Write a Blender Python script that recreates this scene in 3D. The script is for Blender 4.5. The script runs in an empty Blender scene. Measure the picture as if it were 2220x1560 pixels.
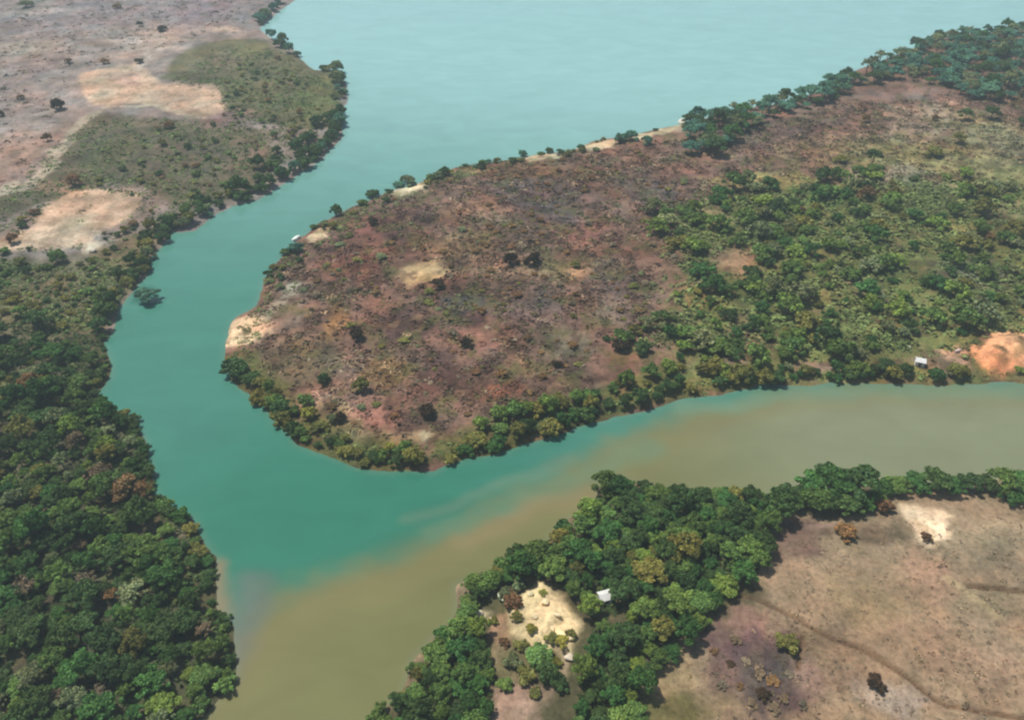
import bpy, math, random
import numpy as np
from mathutils import Vector

# ------------------------------------------------------------------ camera, sky, sun, exposure
SC = bpy.context.scene
C = SC.collection
CAM_H, PITCH, LENS = 150.0, math.radians(38.0), 28.25
cam_data = bpy.data.cameras.new('camera')
cam_data.sensor_width = 36.0
cam_data.lens = LENS
cam_data.clip_start = 1.0
cam_data.clip_end = 20000.0
cam = bpy.data.objects.new('camera', cam_data)
cam.location = (0, 0, CAM_H)
cam.rotation_euler = (math.radians(90) - PITCH, 0, 0)
C.objects.link(cam)
SC.camera = cam

SUN_EL, SUN_AZ = math.radians(64.0), math.radians(-56.0)     # azimuth from +Y towards +X: the sun stands ahead on the left
world = bpy.data.worlds.new('World')
SC.world = world
world.use_nodes = True
wn = world.node_tree.nodes
wn.clear()
sky = wn.new('ShaderNodeTexSky')
sky.sky_type = 'NISHITA'
sky.sun_disc = False
sky.sun_elevation = SUN_EL
sky.sun_rotation = SUN_AZ
sky.air_density = 1.0
sky.dust_density = 1.6
sky.ozone_density = 1.0
bg = wn.new('ShaderNodeBackground')
bg.inputs['Strength'].default_value = 0.10
wo = wn.new('ShaderNodeOutputWorld')
world.node_tree.links.new(sky.outputs[0], bg.inputs[0])
world.node_tree.links.new(bg.outputs[0], wo.inputs[0])

sun_data = bpy.data.lights.new('sun', 'SUN')
sun_data.energy = 4.95
sun_data.angle = math.radians(2.5)
sun_data.color = (1.0, 0.94, 0.86)
sun = bpy.data.objects.new('sun', sun_data)
to_sun = Vector((math.sin(SUN_AZ) * math.cos(SUN_EL), math.cos(SUN_AZ) * math.cos(SUN_EL), math.sin(SUN_EL)))
sun.rotation_euler = to_sun.to_track_quat('Z', 'Y').to_euler()
sun.location = (-100, 100, 400)
C.objects.link(sun)

SC.view_settings.view_transform = 'Standard'
SC.view_settings.look = 'None'
SC.view_settings.exposure = 0.0
SC.view_settings.gamma = 1.0
SC.view_settings.use_curve_mapping = False
SC.cycles.filter_width = 2.2
SC.cycles.volume_bounces = 1
SC.cycles.max_bounces = 8

# ------------------------------------------------------------------ measuring: photograph pixel -> point on the level ground
FPX = 2220 * LENS / 36.0
cp, sp = math.cos(PITCH), math.sin(PITCH)
def G(px, py, z=0.0):
    u, v = (px - 1110) / FPX, (780 - py) / FPX
    dy, dz = cp + v * sp, -sp + v * cp
    t = (z - CAM_H) / dz
    return (u * t, dy * t)
def scale_at(py):                       # photograph pixels per metre across, and along the ground away from the camera
    v = (780 - py) / FPX
    t = CAM_H / (sp - v * cp)
    return FPX / t, FPX / t * (sp - v * cp)
def GL(pts): return np.array([G(*p) for p in pts])

# ------------------------------------------------------------------ numeric helpers
def _hash(ix, iy, seed):
    h = (ix.astype(np.int64) * 374761393 + iy.astype(np.int64) * 668265263 + seed * 974711) & 0x7fffffff
    h = ((h ^ (h >> 13)) * 1274126177) & 0x7fffffff
    return ((h ^ (h >> 16)) & 0xffff) / 65535.0
def vnoise(x, y, seed=0):
    ix, iy = np.floor(x), np.floor(y)
    fx, fy = x - ix, y - iy
    fx, fy = fx * fx * (3 - 2 * fx), fy * fy * (3 - 2 * fy)
    a, b = _hash(ix, iy, seed), _hash(ix + 1, iy, seed)
    c, d = _hash(ix, iy + 1, seed), _hash(ix + 1, iy + 1, seed)
    return (a + (b - a) * fx) * (1 - fy) + (c + (d - c) * fx) * fy
def fbm(x, y, scale, octaves=4, seed=0, gain=0.5):
    s, a, tot = 0.0, 1.0, 0.0
    for o in range(octaves):
        f = 2.03 ** o / scale
        s = s + a * vnoise(x * f + 17.3 * o, y * f - 9.1 * o, seed + o * 13)
        tot += a
        a *= gain
    return s / tot * 2 - 1
def sstep(a, b, x):
    t = np.clip((x - a) / (b - a), 0, 1)
    return t * t * (3 - 2 * t)
def seg_dist(x, y, P, closed):
    d2 = np.full(x.shape, 1e18)
    n = len(P)
    for i in range(n if closed else n - 1):
        ax, ay = P[i]; bx, by = P[(i + 1) % n]
        ex, ey = bx - ax, by - ay
        L = ex * ex + ey * ey + 1e-9
        t = np.clip(((x - ax) * ex + (y - ay) * ey) / L, 0, 1)
        d2 = np.minimum(d2, (x - ax - t * ex) ** 2 + (y - ay - t * ey) ** 2)
    return np.sqrt(d2)
def inside(x, y, P):
    r = np.zeros(x.shape, bool)
    n = len(P)
    for i in range(n):
        ax, ay = P[i]; bx, by = P[(i + 1) % n]
        if ay == by: continue
        c = ((ay > y) != (by > y)) & (x < (bx - ax) * (y - ay) / (by - ay) + ax)
        r ^= c
    return r
def sdf(x, y, P): return np.where(inside(x, y, P), 1, -1) * seg_dist(x, y, P, True)
def lin(c):
    c = np.asarray(c, float) / 255.0
    return np.where(c <= 0.04045, c / 12.92, ((c + 0.055) / 1.055) ** 2.4)
def S(r, g, b, k=0.73): return lin((r, g, b)) * k        # the surface's own colour from its sunlit look

# ------------------------------------------------------------------ the lie of the land: three banks round the meeting rivers
shoreA = [(655, -60), (640, 0), (602, 24), (560, 62), (585, 84), (625, 97), (655, 132), (680, 152), (728, 156), (750, 186), (750, 212), (738, 232),
          (738, 300), (712, 324), (690, 350), (640, 380), (600, 408), (560, 432), (500, 446), (452, 474), (418, 500), (364, 502), (348, 532),
          (322, 562), (316, 600), (292, 618), (250, 668), (238, 722), (218, 744), (238, 790), (228, 820), (206, 852), (206, 892), (245, 900),
          (288, 914), (304, 962), (318, 1012), (322, 1062), (346, 1100), (400, 1128), (430, 1184), (455, 1214), (456, 1290), (462, 1334), (488, 1354),
          (494, 1404), (500, 1452), (488, 1486), (436, 1540), (396, 1580), (330, 1680)]
shoreB = [(2320, 56), (2220, 68), (2120, 74), (2015, 80), (1984, 108), (1900, 138), (1840, 164), (1790, 194), (1720, 216), (1680, 228), (1600, 240), (1560, 252),
          (1500, 266), (1420, 284), (1350, 298), (1290, 306), (1240, 326), (1140, 342), (1090, 350), (990, 364), (900, 402), (850, 418), (760, 454),
          (690, 492), (640, 530), (600, 570), (572, 608), (566, 640), (558, 664), (528, 684), (502, 704), (497, 744), (494, 784), (500, 826), (540, 848),
          (580, 884), (616, 926), (652, 956), (720, 980), (762, 1006), (850, 1018), (940, 1014), (1000, 992), (1090, 980), (1180, 946), (1280, 912),
          (1380, 886), (1460, 858), (1560, 852), (1640, 836), (1750, 830), (1900, 828), (2060, 828), (2320, 826)]
shoreC = [(2320, 1042), (2220, 1046), (2150, 1046), (2080, 1050), (1900, 1056), (1860, 1048), (1750, 1046), (1690, 1076), (1560, 1078), (1490, 1086), (1440, 1068),
          (1350, 1042), (1310, 1052), (1292, 1106), (1222, 1138), (1186, 1184), (1108, 1212), (1066, 1254), (1006, 1276), (996, 1346), (936, 1404),
          (896, 1444), (890, 1480), (850, 1530), (800, 1576), (760, 1640)]
PA = np.vstack([[(-4200, 2600), (-150, 2600), (-200, 900)], GL(shoreA), [(-140, -200), (-300, -2200), (-4200, -2200)]])
PB = np.vstack([[(4200, 760), (900, 610)], GL(shoreB), [(900, 150), (4200, 60)]])
PC = np.vstack([[(4200, -40), (900, 60)], GL(shoreC), [(-60, -200), (-180, -2200), (4200, -2200)]])
PD = np.array([(-4200, 2400), (4200, 2300), (4200, 4200), (-4200, 4200)], float)
LANDS = [PA, PB, PC, PD]
def land_sd(x, y):
    d = np.full(x.shape, -1e9)
    for P in LANDS: d = np.maximum(d, sdf(x, y, P))
    return d + 1.6 * fbm(x, y, 14, 3, 5) + 0.5 * fbm(x, y, 3, 2, 8)

DITCHES = [GL([(1560, 1285), (1631, 1306), (1711, 1345), (1760, 1378), (1804, 1400), (1858, 1418), (1873, 1425), (1969, 1491), (2015, 1529), (2046, 1545), (2123, 1558), (2260, 1585)]),
           GL([(1735, 1395), (1729, 1430), (1727, 1462)]), GL([(2095, 1282), (2150, 1288), (2206, 1296), (2300, 1302)])]
BUNDS = [GL([(2050, 1268), (2100, 1305), (2154, 1348)])]
EARTH = GL([(2112, 770), (2138, 738), (2180, 733), (2230, 738), (2240, 812), (2150, 817), (2112, 796)])
CLEARING = GL([(1140, 1292), (1172, 1262), (1204, 1296), (1226, 1340), (1262, 1372), (1258, 1450), (1196, 1420), (1110, 1400), (1100, 1330)])
def height(x, y, sd=None):
    sd = land_sd(x, y) if sd is None else sd
    up = 0.15 + 0.75 * sstep(0, 3.5, sd) + 1.2 * sstep(2, 26, sd) + 1.6 * sstep(20, 110, sd)
    up = up + sstep(1, 10, sd) * (0.55 * fbm(x, y, 22, 3, 21) + 0.22 * fbm(x, y, 4.5, 3, 31))
    far = sstep(900, 2600, np.hypot(x, y))
    up = up + far * (30 + 40 * fbm(x, y, 900, 3, 3)) * sstep(40, 400, sd)
    for D in DITCHES:
        up = up - 0.7 * (1 - sstep(0.2, 0.75, seg_dist(x, y, D, False)))
    for D in BUNDS: up = up + 0.45 * (1 - sstep(0.3, 1.4, seg_dist(x, y, D, False)))
    g = sdf(x, y, CLEARING)
    up = up + sstep(-1, 2, g) * (0.5 + 1.1 * fbm(x, y, 2.6, 3, 79))
    e = sdf(x, y, EARTH)
    up = up + 3.2 * sstep(-1, 6, e) * (0.8 + 0.4 * fbm(x, y, 5, 3, 77))
    down = -0.15 - 3.0 * sstep(0, 14, -sd)
    return np.where(sd > 0, up, down + 0.3 * sstep(-2, 0, sd))

# a fan of rows and columns, finer near the middle, stretched out to the horizon at its rim
def fan(nc, nr, ext):
    s = np.linspace(-1, 1, nc)
    k = np.arange(1, ext + 1) / ext
    s = np.concatenate([-(1 + 14 * k ** 2.4)[::-1], s, 1 + 14 * k ** 2.4])
    ys = 40.0 * (760.0 / 40.0) ** np.linspace(0, 1, nr)
    ys = np.concatenate([-1400 + 1440 * np.linspace(0, 1, ext + 1)[:-1] ** 0.5, ys, 760 + 3300 * k ** 2.0])
    w = 95 + 0.60 * np.maximum(ys, 0)
    X = s[None, :] * w[:, None]
    Y = np.repeat(ys[:, None], len(s), 1)
    return X, Y
def grid_mesh(name, X, Y, Z, col):
    nr, nc = X.shape
    me = bpy.data.meshes.new(name)
    co = np.stack([X, Y, Z], -1).reshape(-1, 3)
    i = np.arange(nr * nc).reshape(nr, nc)
    q = np.stack([i[:-1, :-1], i[:-1, 1:], i[1:, 1:], i[1:, :-1]], -1).reshape(-1, 4)
    fill_mesh(me, co, q)
    set_col(me, col.reshape(-1, 3))
    me.polygons.foreach_set('use_smooth', np.ones(len(q), bool))
    return me
def fill_mesh(me, co, q):
    k = q.shape[1]
    me.vertices.add(len(co)); me.vertices.foreach_set('co', np.asarray(co, np.float32).ravel())
    me.loops.add(q.size); me.loops.foreach_set('vertex_index', np.asarray(q, np.int32).ravel())
    me.polygons.add(len(q)); me.polygons.foreach_set('loop_start', np.arange(0, q.size, k, dtype=np.int32))
    me.update(calc_edges=True)
def set_col(me, col, name='tint'):
    a = me.color_attributes.new(name, 'FLOAT_COLOR', 'POINT')
    a.data.foreach_set('color', np.hstack([col, np.ones((len(col), 1))]).astype(np.float32).ravel())

# ------------------------------------------------------------------ land cover: soils, crops and dry scrub by place
def E(px, py, rx, ry, rgb, a=1.0, rot=0.0): return ('e', px, py, rx, ry, rgb, a, rot)
def P(pts, rgb, a=1.0, soft=2.5): return ('p', pts, rgb, a, soft)
def L(pts, w, rgb, a=1.0): return ('l', pts, w, rgb, a)
BASE = {'A': (148, 134, 126), 'B': (128, 104, 92), 'C': (160, 138, 110)}
COVER_A = [
    P([(-60, -80), (660, -80), (600, 20), (540, 60), (300, 70), (-60, 90)], (138, 128, 130), .7, 12),
    E(440, 30, 70, 30, (128, 112, 118), .7), E(60, 30, 60, 25, (118, 122, 112), .5), E(120, 38, 55, 9, (196, 182, 176), .8), E(490, 70, 34, 8, (205, 186, 166), .8),
    E(330, 105, 70, 45, (188, 166, 150), .8), E(270, 100, 50, 8, (190, 175, 165), .6), E(60, 120, 80, 20, (150, 140, 122), .6), E(40, 190, 60, 50, (148, 132, 128), .6),
    P([(350, 185), (400, 120), (480, 95), (560, 88), (650, 130), (742, 165), (738, 280), (640, 290), (490, 260), (480, 200)], (98, 97, 66), .95, 3),
    E(470, 150, 60, 30, (122, 110, 92), .7), E(690, 215, 50, 55, (112, 120, 70), .8), E(540, 115, 40, 18, (126, 126, 84), .7),
    P([(175, 175), (300, 150), (350, 195), (480, 198), (492, 262), (400, 264), (300, 242), (200, 246)], (200, 172, 146), 1, 1.5), E(280, 185, 40, 20, (196, 160, 145), .6), E(215, 195, 40, 12, (168, 145, 115), .7),
    L([(225, 250), (330, 247), (420, 262), (450, 268)], 3.0, (212, 192, 165), .9), L([(300, 165), (370, 95)], 4, (196, 180, 165), .6),
    P([(210, 262), (380, 275), (480, 272), (590, 300), (600, 370), (500, 440), (400, 470), (330, 425), (250, 405), (130, 440), (-40, 520), (-40, 460), (90, 402), (160, 300)], (98, 92, 70), .95, 3),
    E(400, 340, 90, 45, (98, 86, 74), .8), E(240, 350, 60, 35, (86, 92, 62), .8), E(500, 272, 70, 26, (124, 98, 98), .8), E(540, 345, 45, 40, (130, 104, 92), .8),
    E(60, 335, 90, 55, (168, 140, 124), .85), E(20, 375, 60, 40, (172, 142, 124), .7),
    L([(205, 258), (160, 310), (105, 385), (60, 420), (0, 436)], 5.0, (182, 172, 150), .9), E(38, 414, 18, 12, (206, 194, 168), .9), E(128, 340, 18, 12, (196, 186, 160), .7),
    P([(105, 455), (170, 420), (250, 425), (318, 434), (290, 482), (222, 522), (224, 562), (195, 572), (182, 545), (60, 556), (-40, 562), (-40, 536), (62, 520)], (212, 184, 156), 1, 1.5),
    E(140, 415, 90, 14, (150, 122, 100), .7), E(205, 552, 16, 18, (228, 216, 190), .9), E(170, 490, 60, 20, (186, 166, 136), .7), E(35, 535, 30, 9, (140, 105, 85), .8), E(85, 480, 22, 14, (130, 108, 84), .7),
    P([(-60, 570), (190, 572), (260, 520), (360, 505), (320, 600), (240, 690), (215, 760), (-60, 770)], (118, 110, 80), .95, 4),
    E(50, 590, 90, 18, (74, 88, 56), .8), E(130, 640, 90, 30, (112, 98, 72), .8), E(250, 600, 60, 30, (96, 100, 64), .7), E(90, 720, 110, 24, (100, 98, 66), .8),
    P([(-80, 750), (215, 745), (250, 905), (330, 1090), (460, 1210), (500, 1450), (380, 1640), (-200, 1700)], (78, 76, 52), .95, 4), L([(215, 740), (238, 790), (208, 852), (206, 892), (250, 902), (290, 916), (306, 962), (320, 1012), (324, 1062), (348, 1100), (402, 1128), (432, 1184), (457, 1214), (458, 1290), (464, 1334), (490, 1354), (496, 1404), (502, 1452), (490, 1486), (438, 1540), (398, 1580)], 9, (78, 78, 50), .95), E(385, 1150, 36, 24, (140, 124, 108), .7), E(300, 1190, 80, 25, (108, 98, 80), .7),
]
SANDY = [[(842, 420), (900, 402), (926, 398), (918, 412), (868, 428)], [(1128, 346), (1190, 334), (1216, 336), (1206, 348), (1150, 356)], [(1262, 322), (1320, 306), (1340, 308), (1322, 322), (1280, 332)], [(1366, 302), (1420, 288), (1478, 260), (1490, 270), (1450, 294), (1390, 312)], [(655, 522), (684, 500), (706, 506), (700, 530), (672, 536)]]
COVER_B = [
    E(830, 490, 120, 50, (102, 76, 72), .9), E(730, 560, 80, 50, (124, 98, 92), .8), E(1200, 455, 120, 48, (88, 80, 82), .9), E(1130, 420, 90, 30, (110, 96, 94), .8), E(800, 590, 100, 60, (110, 76, 66), .95),
    E(900, 450, 60, 30, (134, 108, 100), .6), E(1030, 480, 90, 40, (154, 126, 108), .85), E(990, 545, 80, 34, (150, 130, 104), .8), E(690, 520, 22, 20, (204, 168, 160), .9), E(1130, 370, 140, 22, (128, 108, 84), .8),
    E(1000, 375, 60, 14, (150, 134, 104), .7), E(1300, 360, 130, 30, (130, 104, 92), .8), E(1300, 480, 60, 60, (150, 118, 106), .7), E(1430, 440, 90, 55, (96, 86, 84), .9), E(1650, 310, 140, 48, (128, 108, 102), .85), E(1560, 390, 80, 30, (130, 106, 100), .7),
    E(1600, 290, 60, 40, (120, 110, 92), .6), E(880, 412, 50, 10, (206, 190, 164), 1), E(1170, 340, 50, 12, (196, 184, 150), 1), E(1290, 316, 60, 11, (184, 174, 142), .9), E(1456, 276, 46, 15, (226, 212, 184), 1), E(1400, 296, 50, 10, (204, 194, 164), .9), E(1010, 376, 40, 8, (180, 160, 128), .8),
    P([(864, 614), (882, 590), (946, 578), (968, 608), (936, 626), (880, 642)], (192, 172, 138), 1, 2), E(1240, 600, 130, 30, (160, 138, 112), .85), E(1090, 610, 60, 26, (150, 128, 108), .7), E(1255, 520, 60, 26, (150, 112, 104), .7),
    E(1010, 668, 70, 28, (74, 78, 76), .95), E(1310, 625, 70, 36, (92, 84, 82), .9), E(1060, 700, 100, 16, (76, 62, 66), .95), E(860, 720, 90, 50, (86, 68, 64), .95), E(1180, 690, 100, 50, (124, 108, 102), .7),
    E(1020, 750, 66, 34, (152, 118, 106), .85), E(1230, 760, 70, 34, (136, 124, 104), .7), E(730, 705, 26, 42, (146, 118, 82), .75), E(840, 820, 60, 36, (134, 106, 72), .75), E(770, 850, 40, 20, (120, 104, 74), .7), E(1075, 856, 70, 18, (136, 94, 76), .75), E(1110, 812, 70, 24, (158, 122, 100), .8),
    E(960, 820, 40, 60, (90, 70, 66), .85), E(640, 790, 90, 55, (126, 114, 90), .85), E(600, 720, 60, 40, (142, 124, 110), .8), E(640, 660, 50, 40, (142, 132, 118), .8), L([(575, 692), (610, 660), (645, 625)], 4, (178, 170, 152), .8),
    P([(494, 704), (530, 684), (566, 688), (592, 706), (578, 742), (524, 752), (492, 742)], (238, 216, 184), 1, 2), E(580, 712, 24, 14, (214, 180, 156), .7),
    L([(690, 868), (735, 898), (790, 940), (850, 960), (930, 948), (990, 962)], 4.0, (170, 150, 122), .9), E(800, 912, 70, 22, (156, 120, 108), .8), E(700, 860, 22, 14, (182, 160, 146), .8), E(920, 950, 20, 10, (176, 172, 146), .8), E(720, 920, 16, 12, (160, 160, 120), .8),
    E(930, 880, 80, 30, (140, 112, 100), .6), E(1150, 880, 90, 16, (150, 128, 104), .7),
    L([(500, 800), (560, 850), (640, 925), (760, 988), (860, 1000)], 13, (100, 102, 62), .8), L([(990, 975), (1150, 935), (1300, 880), (1450, 838), (1640, 822)], 12, (92, 98, 58), .85),
    P([(1480, 490), (1560, 440), (1700, 420), (1900, 400), (2300, 380), (2300, 840), (1460, 840), (1440, 740), (1500, 640)], (116, 120, 76), .9, 8),
    *[P(q, (222, 206, 176), 1, 1.0) for q in SANDY],
    P([(1920, 240), (2062, 234), (2066, 290), (2010, 322), (1918, 322)], (170, 150, 132), .95, 3), E(1810, 330, 160, 30, (158, 134, 112), .8), E(1990, 360, 260, 56, (156, 148, 108), 1), E(2150, 305, 120, 56, (152, 146, 116), 1), E(1660, 408, 130, 28, (148, 142, 98), .95), E(2150, 400, 100, 40, (148, 142, 104), .9),
    E(1760, 250, 120, 30, (126, 108, 98), .7), E(1990, 215, 120, 20, (140, 124, 118), .7), E(1800, 445, 60, 26, (86, 118, 62), .9), E(1590, 580, 66, 40, (168, 140, 118), .9), E(1540, 480, 40, 20, (160, 150, 118), .8), E(1480, 620, 60, 60, (136, 116, 96), .7), E(1530, 660, 60, 34, (134, 118, 76), .8),
    E(1870, 630, 40, 46, (138, 116, 102), .8), E(1640, 740, 55, 50, (130, 108, 92), .85), E(1770, 800, 70, 16, (134, 114, 106), .85), E(1600, 800, 26, 24, (150, 138, 124), .85), E(1950, 400, 110, 30, (146, 138, 124), .8), E(2060, 510, 60, 24, (156, 138, 96), .8), E(2170, 470, 70, 50, (140, 134, 106), .7),
    E(2100, 610, 90, 40, (100, 98, 94), .8), E(1690, 500, 60, 30, (98, 108, 74), .7), E(2040, 790, 90, 26, (134, 108, 92), .9), E(2078, 780, 36, 18, (224, 176, 152), 1), E(1990, 785, 20, 10, (170, 158, 140), .7),
]
COVER_C = [
    P([(1290, 1040), (1700, 1070), (1710, 1130), (1650, 1200), (1640, 1270), (1500, 1400), (1380, 1640), (700, 1700), (900, 1440), (1010, 1280), (1190, 1170)], (84, 82, 54), .95, 4),
    P([(1690, 1050), (1880, 1040), (2300, 1040), (2300, 1070), (2180, 1090), (1930, 1070), (1870, 1120), (1720, 1120)], (90, 88, 62), .8, 3),
    E(1640, 1450, 120, 120, (128, 98, 92), .95), E(1600, 1345, 70, 44, (160, 122, 106), .8), E(1590, 1405, 50, 60, (116, 86, 86), .95), E(1655, 1490, 100, 110, (78, 70, 72), 1), E(1620, 1420, 50, 50, (100, 82, 80), .9), E(1700, 1540, 60, 40, (104, 84, 82), .9), E(1560, 1480, 40, 60, (124, 100, 88), .8), E(1800, 1480, 60, 50, (140, 118, 98), .7), E(1960, 1400, 90, 40, (150, 126, 100), .6), E(1900, 1330, 90, 60, (150, 132, 98), .75), E(2130, 1200, 100, 80, (146, 130, 104), .8), E(2150, 1320, 80, 26, (152, 140, 110), .8),
    E(1730, 1180, 90, 56, (120, 92, 80), .95), E(1700, 1140, 60, 26, (110, 90, 78), .9), E(1770, 1150, 50, 14, (170, 138, 122), .7), E(1880, 1165, 100, 32, (104, 88, 68), .95), E(1910, 1105, 30, 20, (130, 100, 74), .8), P([(1958, 1112), (2002, 1114), (2062, 1140), (2054, 1164), (2000, 1184), (1968, 1168)], (240, 212, 176), 1, 1.2), E(1990, 1146, 12, 8, (206, 176, 136), .8),
    E(2030, 1080, 80, 22, (180, 148, 116), .85), E(1940, 1070, 20, 8, (206, 188, 166), .8), E(2130, 1100, 60, 24, (156, 138, 112), .7), E(1720, 1250, 60, 24, (178, 150, 120), .7), E(2000, 1240, 60, 60, (176, 142, 118), .6), E(2100, 1430, 110, 70, (172, 144, 118), .6),
    P([(1140, 1292), (1172, 1262), (1204, 1296), (1226, 1340), (1262, 1372), (1258, 1450), (1196, 1420), (1110, 1400), (1100, 1330)], (252, 230, 178), 1, 1.5), E(1046, 1340, 26, 18, (212, 194, 156), .9), E(1080, 1370, 28, 30, (182, 146, 116), .9), E(1090, 1420, 24, 24, (170, 150, 116), .8), E(1230, 1460, 18, 40, (190, 164, 134), .85),
    E(1150, 1440, 80, 50, (124, 116, 78), .7), E(1130, 1530, 90, 60, (172, 142, 122), .9), E(1200, 1330, 34, 30, (242, 214, 168), .7), E(1440, 1480, 70, 60, (172, 146, 108), .8), E(1530, 1545, 80, 40, (132, 120, 88), .8), E(1440, 1560, 90, 60, (100, 98, 54), .9), E(1930, 1530, 80, 50, (168, 156, 140), .8), E(1760, 1500, 40, 60, (150, 124, 108), .7),
    E(1740, 1420, 50, 40, (126, 108, 80), .7), E(1320, 1275, 50, 22, (132, 124, 122), .8), E(1330, 1150, 30, 16, (138, 112, 108), .8),
]
def cover(x, y):
    wx = x + 3.0 * fbm(x, y, 12, 3, 41) + 0.9 * fbm(x, y, 2.6, 2, 43)
    wy = y + 4.5 * fbm(x, y, 12, 3, 47) + 1.2 * fbm(x, y, 2.6, 2, 49)
    dA, dB, dC = sdf(x, y, PA), sdf(x, y, PB), sdf(x, y, PC)
    col = np.empty(x.shape + (3,))
    which = np.argmax(np.stack([dA, dB, dC]), 0)
    for i, k in enumerate('ABC'): col[which == i] = S(*BASE[k])
    rag = 0.55 * fbm(x, y, 7, 4, 143, .65) + 0.25 * fbm(x, y, 1.9, 2, 147)
    for i, lst in enumerate((COVER_A, COVER_B, COVER_C)):
        on = which == i
        X, Y, rg = wx[on], wy[on], rag[on]
        c = col[on]
        for it in lst:
            if it[0] == 'e':
                _, px, py, rx, ry, rgb, a, rot = it
                cx, cy = G(px, py); kx, ky = scale_at(py)
                r = np.hypot((X - cx) / (rx / kx), (Y - cy) / (ry / ky))
                m = .92 * a * (1 - sstep(0.45, 1.2, r + rg * (1.0 if min(rx, ry) > 16 else .4)))
            elif it[0] == 'p':
                _, pts, rgb, a, soft = it
                W = GL(pts)
                m = np.zeros(X.shape)
                near = (X > W[:, 0].min() - 12) & (X < W[:, 0].max() + 12) & (Y > W[:, 1].min() - 12) & (Y < W[:, 1].max() + 12)
                m[near] = a * sstep(-soft, soft, sdf(X[near], Y[near], W) + soft * 1.2 * rg[near])
            else:
                _, pts, w, rgb, a = it
                m = a * (1 - sstep(0.35 * w, 0.75 * w, seg_dist(X, Y, GL(pts), False)))
            c = c + (S(*rgb) - c) * m[:, None]
        col[on] = c
    e = sdf(wx, wy, EARTH)
    col += (S(252, 190, 152, k=.85) * (1 + 0.25 * fbm(x, y, 4, 2, 91))[..., None] - col) * sstep(-1, 1.5, e)[..., None]
    for D in DITCHES:
        d = seg_dist(wx * 0.15 + x * 0.85, wy * 0.15 + y * 0.85, D, False)
        col += (S(112, 88, 64) - col) * (0.85 * (1 - sstep(0.25, 0.9, d)))[..., None]
    for D in BUNDS:
        col += (S(186, 166, 128) - col) * (0.8 * (1 - sstep(0.4, 1.8, seg_dist(x, y, D, False))))[..., None]
    # mottling that belongs to the soil and dry grass: broad, middling and hue
    n1, n2, n3 = fbm(x, y * .6, 26, 3, 61), fbm(x * .8, y * .8, 5, 3, 63) + .5 * fbm(x * .6, y * 1.1, 9, 2, 69), fbm(x, y, 11, 3, 65)
    rough = np.where(which == 1, 1.5, np.where(which == 2, 0.7, 1.1))
    col = col * (1 + rough * (0.16 * n1 + 0.46 * n2))[..., None]
    # bare straw, cinder and low green weeds broken over the heath
    h1, h2, h3 = fbm(x, y, 4.2, 3, 201, .6), fbm(x + 40, y - 13, 3.6, 3, 211, .6), fbm(x, y, 6.0, 3, 221, .6)
    on = np.where(which == 1, 1.0, np.where(which == 0, .45, .3))
    for h, rgb, lo, hi, a in ((h1, (78, 60, 52), .18, .44, .7), (h2, (166, 138, 112), .26, .5, .35), (h3, (96, 98, 60), .14, .40, .55)):
        col = col + (S(*rgb) - col) * (on * a * sstep(lo, hi, h))[..., None]
    hue = np.stack([1 + 0.15 * n3 * rough, 1 - 0.04 * n3 * rough, 1 - 0.11 * n3 * rough], -1)
    lum = col.mean(-1, keepdims=True)
    col = np.where((which == 1)[..., None], lum + (col - lum) * 1.24, col) * np.where(which == 1, .86, 1.0)[..., None]
    return np.clip(col * hue, 0.008, 0.9)

# ------------------------------------------------------------------ materials
def new_mat(name):
    m = bpy.data.materials.new(name)
    m.use_nodes = True
    nt = m.node_tree
    return m, nt, nt.nodes['Principled BSDF'], nt.nodes['Material Output']
def node(nt, kind, **kw):
    n = nt.nodes.new(kind)
    for k, v in kw.items(): setattr(n, k, v)
    return n
def mix(nt, blend, fac, a, b):
    n = node(nt, 'ShaderNodeMix', data_type='RGBA', blend_type=blend)
    for sock, v in ((n.inputs[0], fac), (n.inputs[6], a), (n.inputs[7], b)):
        if isinstance(v, bpy.types.NodeSocket): nt.links.new(v, sock)
        else: sock.default_value = v if not isinstance(v, tuple) else (*v, 1)
    return n.outputs[2]
def ramp(nt, src, stops):
    r = node(nt, 'ShaderNodeValToRGB')
    while len(r.color_ramp.elements) < len(stops): r.color_ramp.elements.new(0.5)
    for e, (p, c) in zip(r.color_ramp.elements, stops):
        e.position = p; e.color = (*c, 1) if isinstance(c, tuple) else (c, c, c, 1)
    nt.links.new(src, r.inputs[0])
    return r.outputs[0]
def noise(nt, vec, scale, detail=4, rough=0.6, dist=0.0):
    n = node(nt, 'ShaderNodeTexNoise')
    n.inputs['Scale'].default_value = scale; n.inputs['Detail'].default_value = detail
    n.inputs['Roughness'].default_value = rough; n.inputs['Distortion'].default_value = dist
    nt.links.new(vec, n.inputs['Vector'])
    return n.outputs[0]
def bump(nt, h, strength, dist, bsdf):
    b = node(nt, 'ShaderNodeBump')
    b.inputs['Strength'].default_value = strength; b.inputs['Distance'].default_value = dist
    nt.links.new(h, b.inputs['Height']); nt.links.new(b.outputs[0], bsdf.inputs['Normal'])

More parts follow.
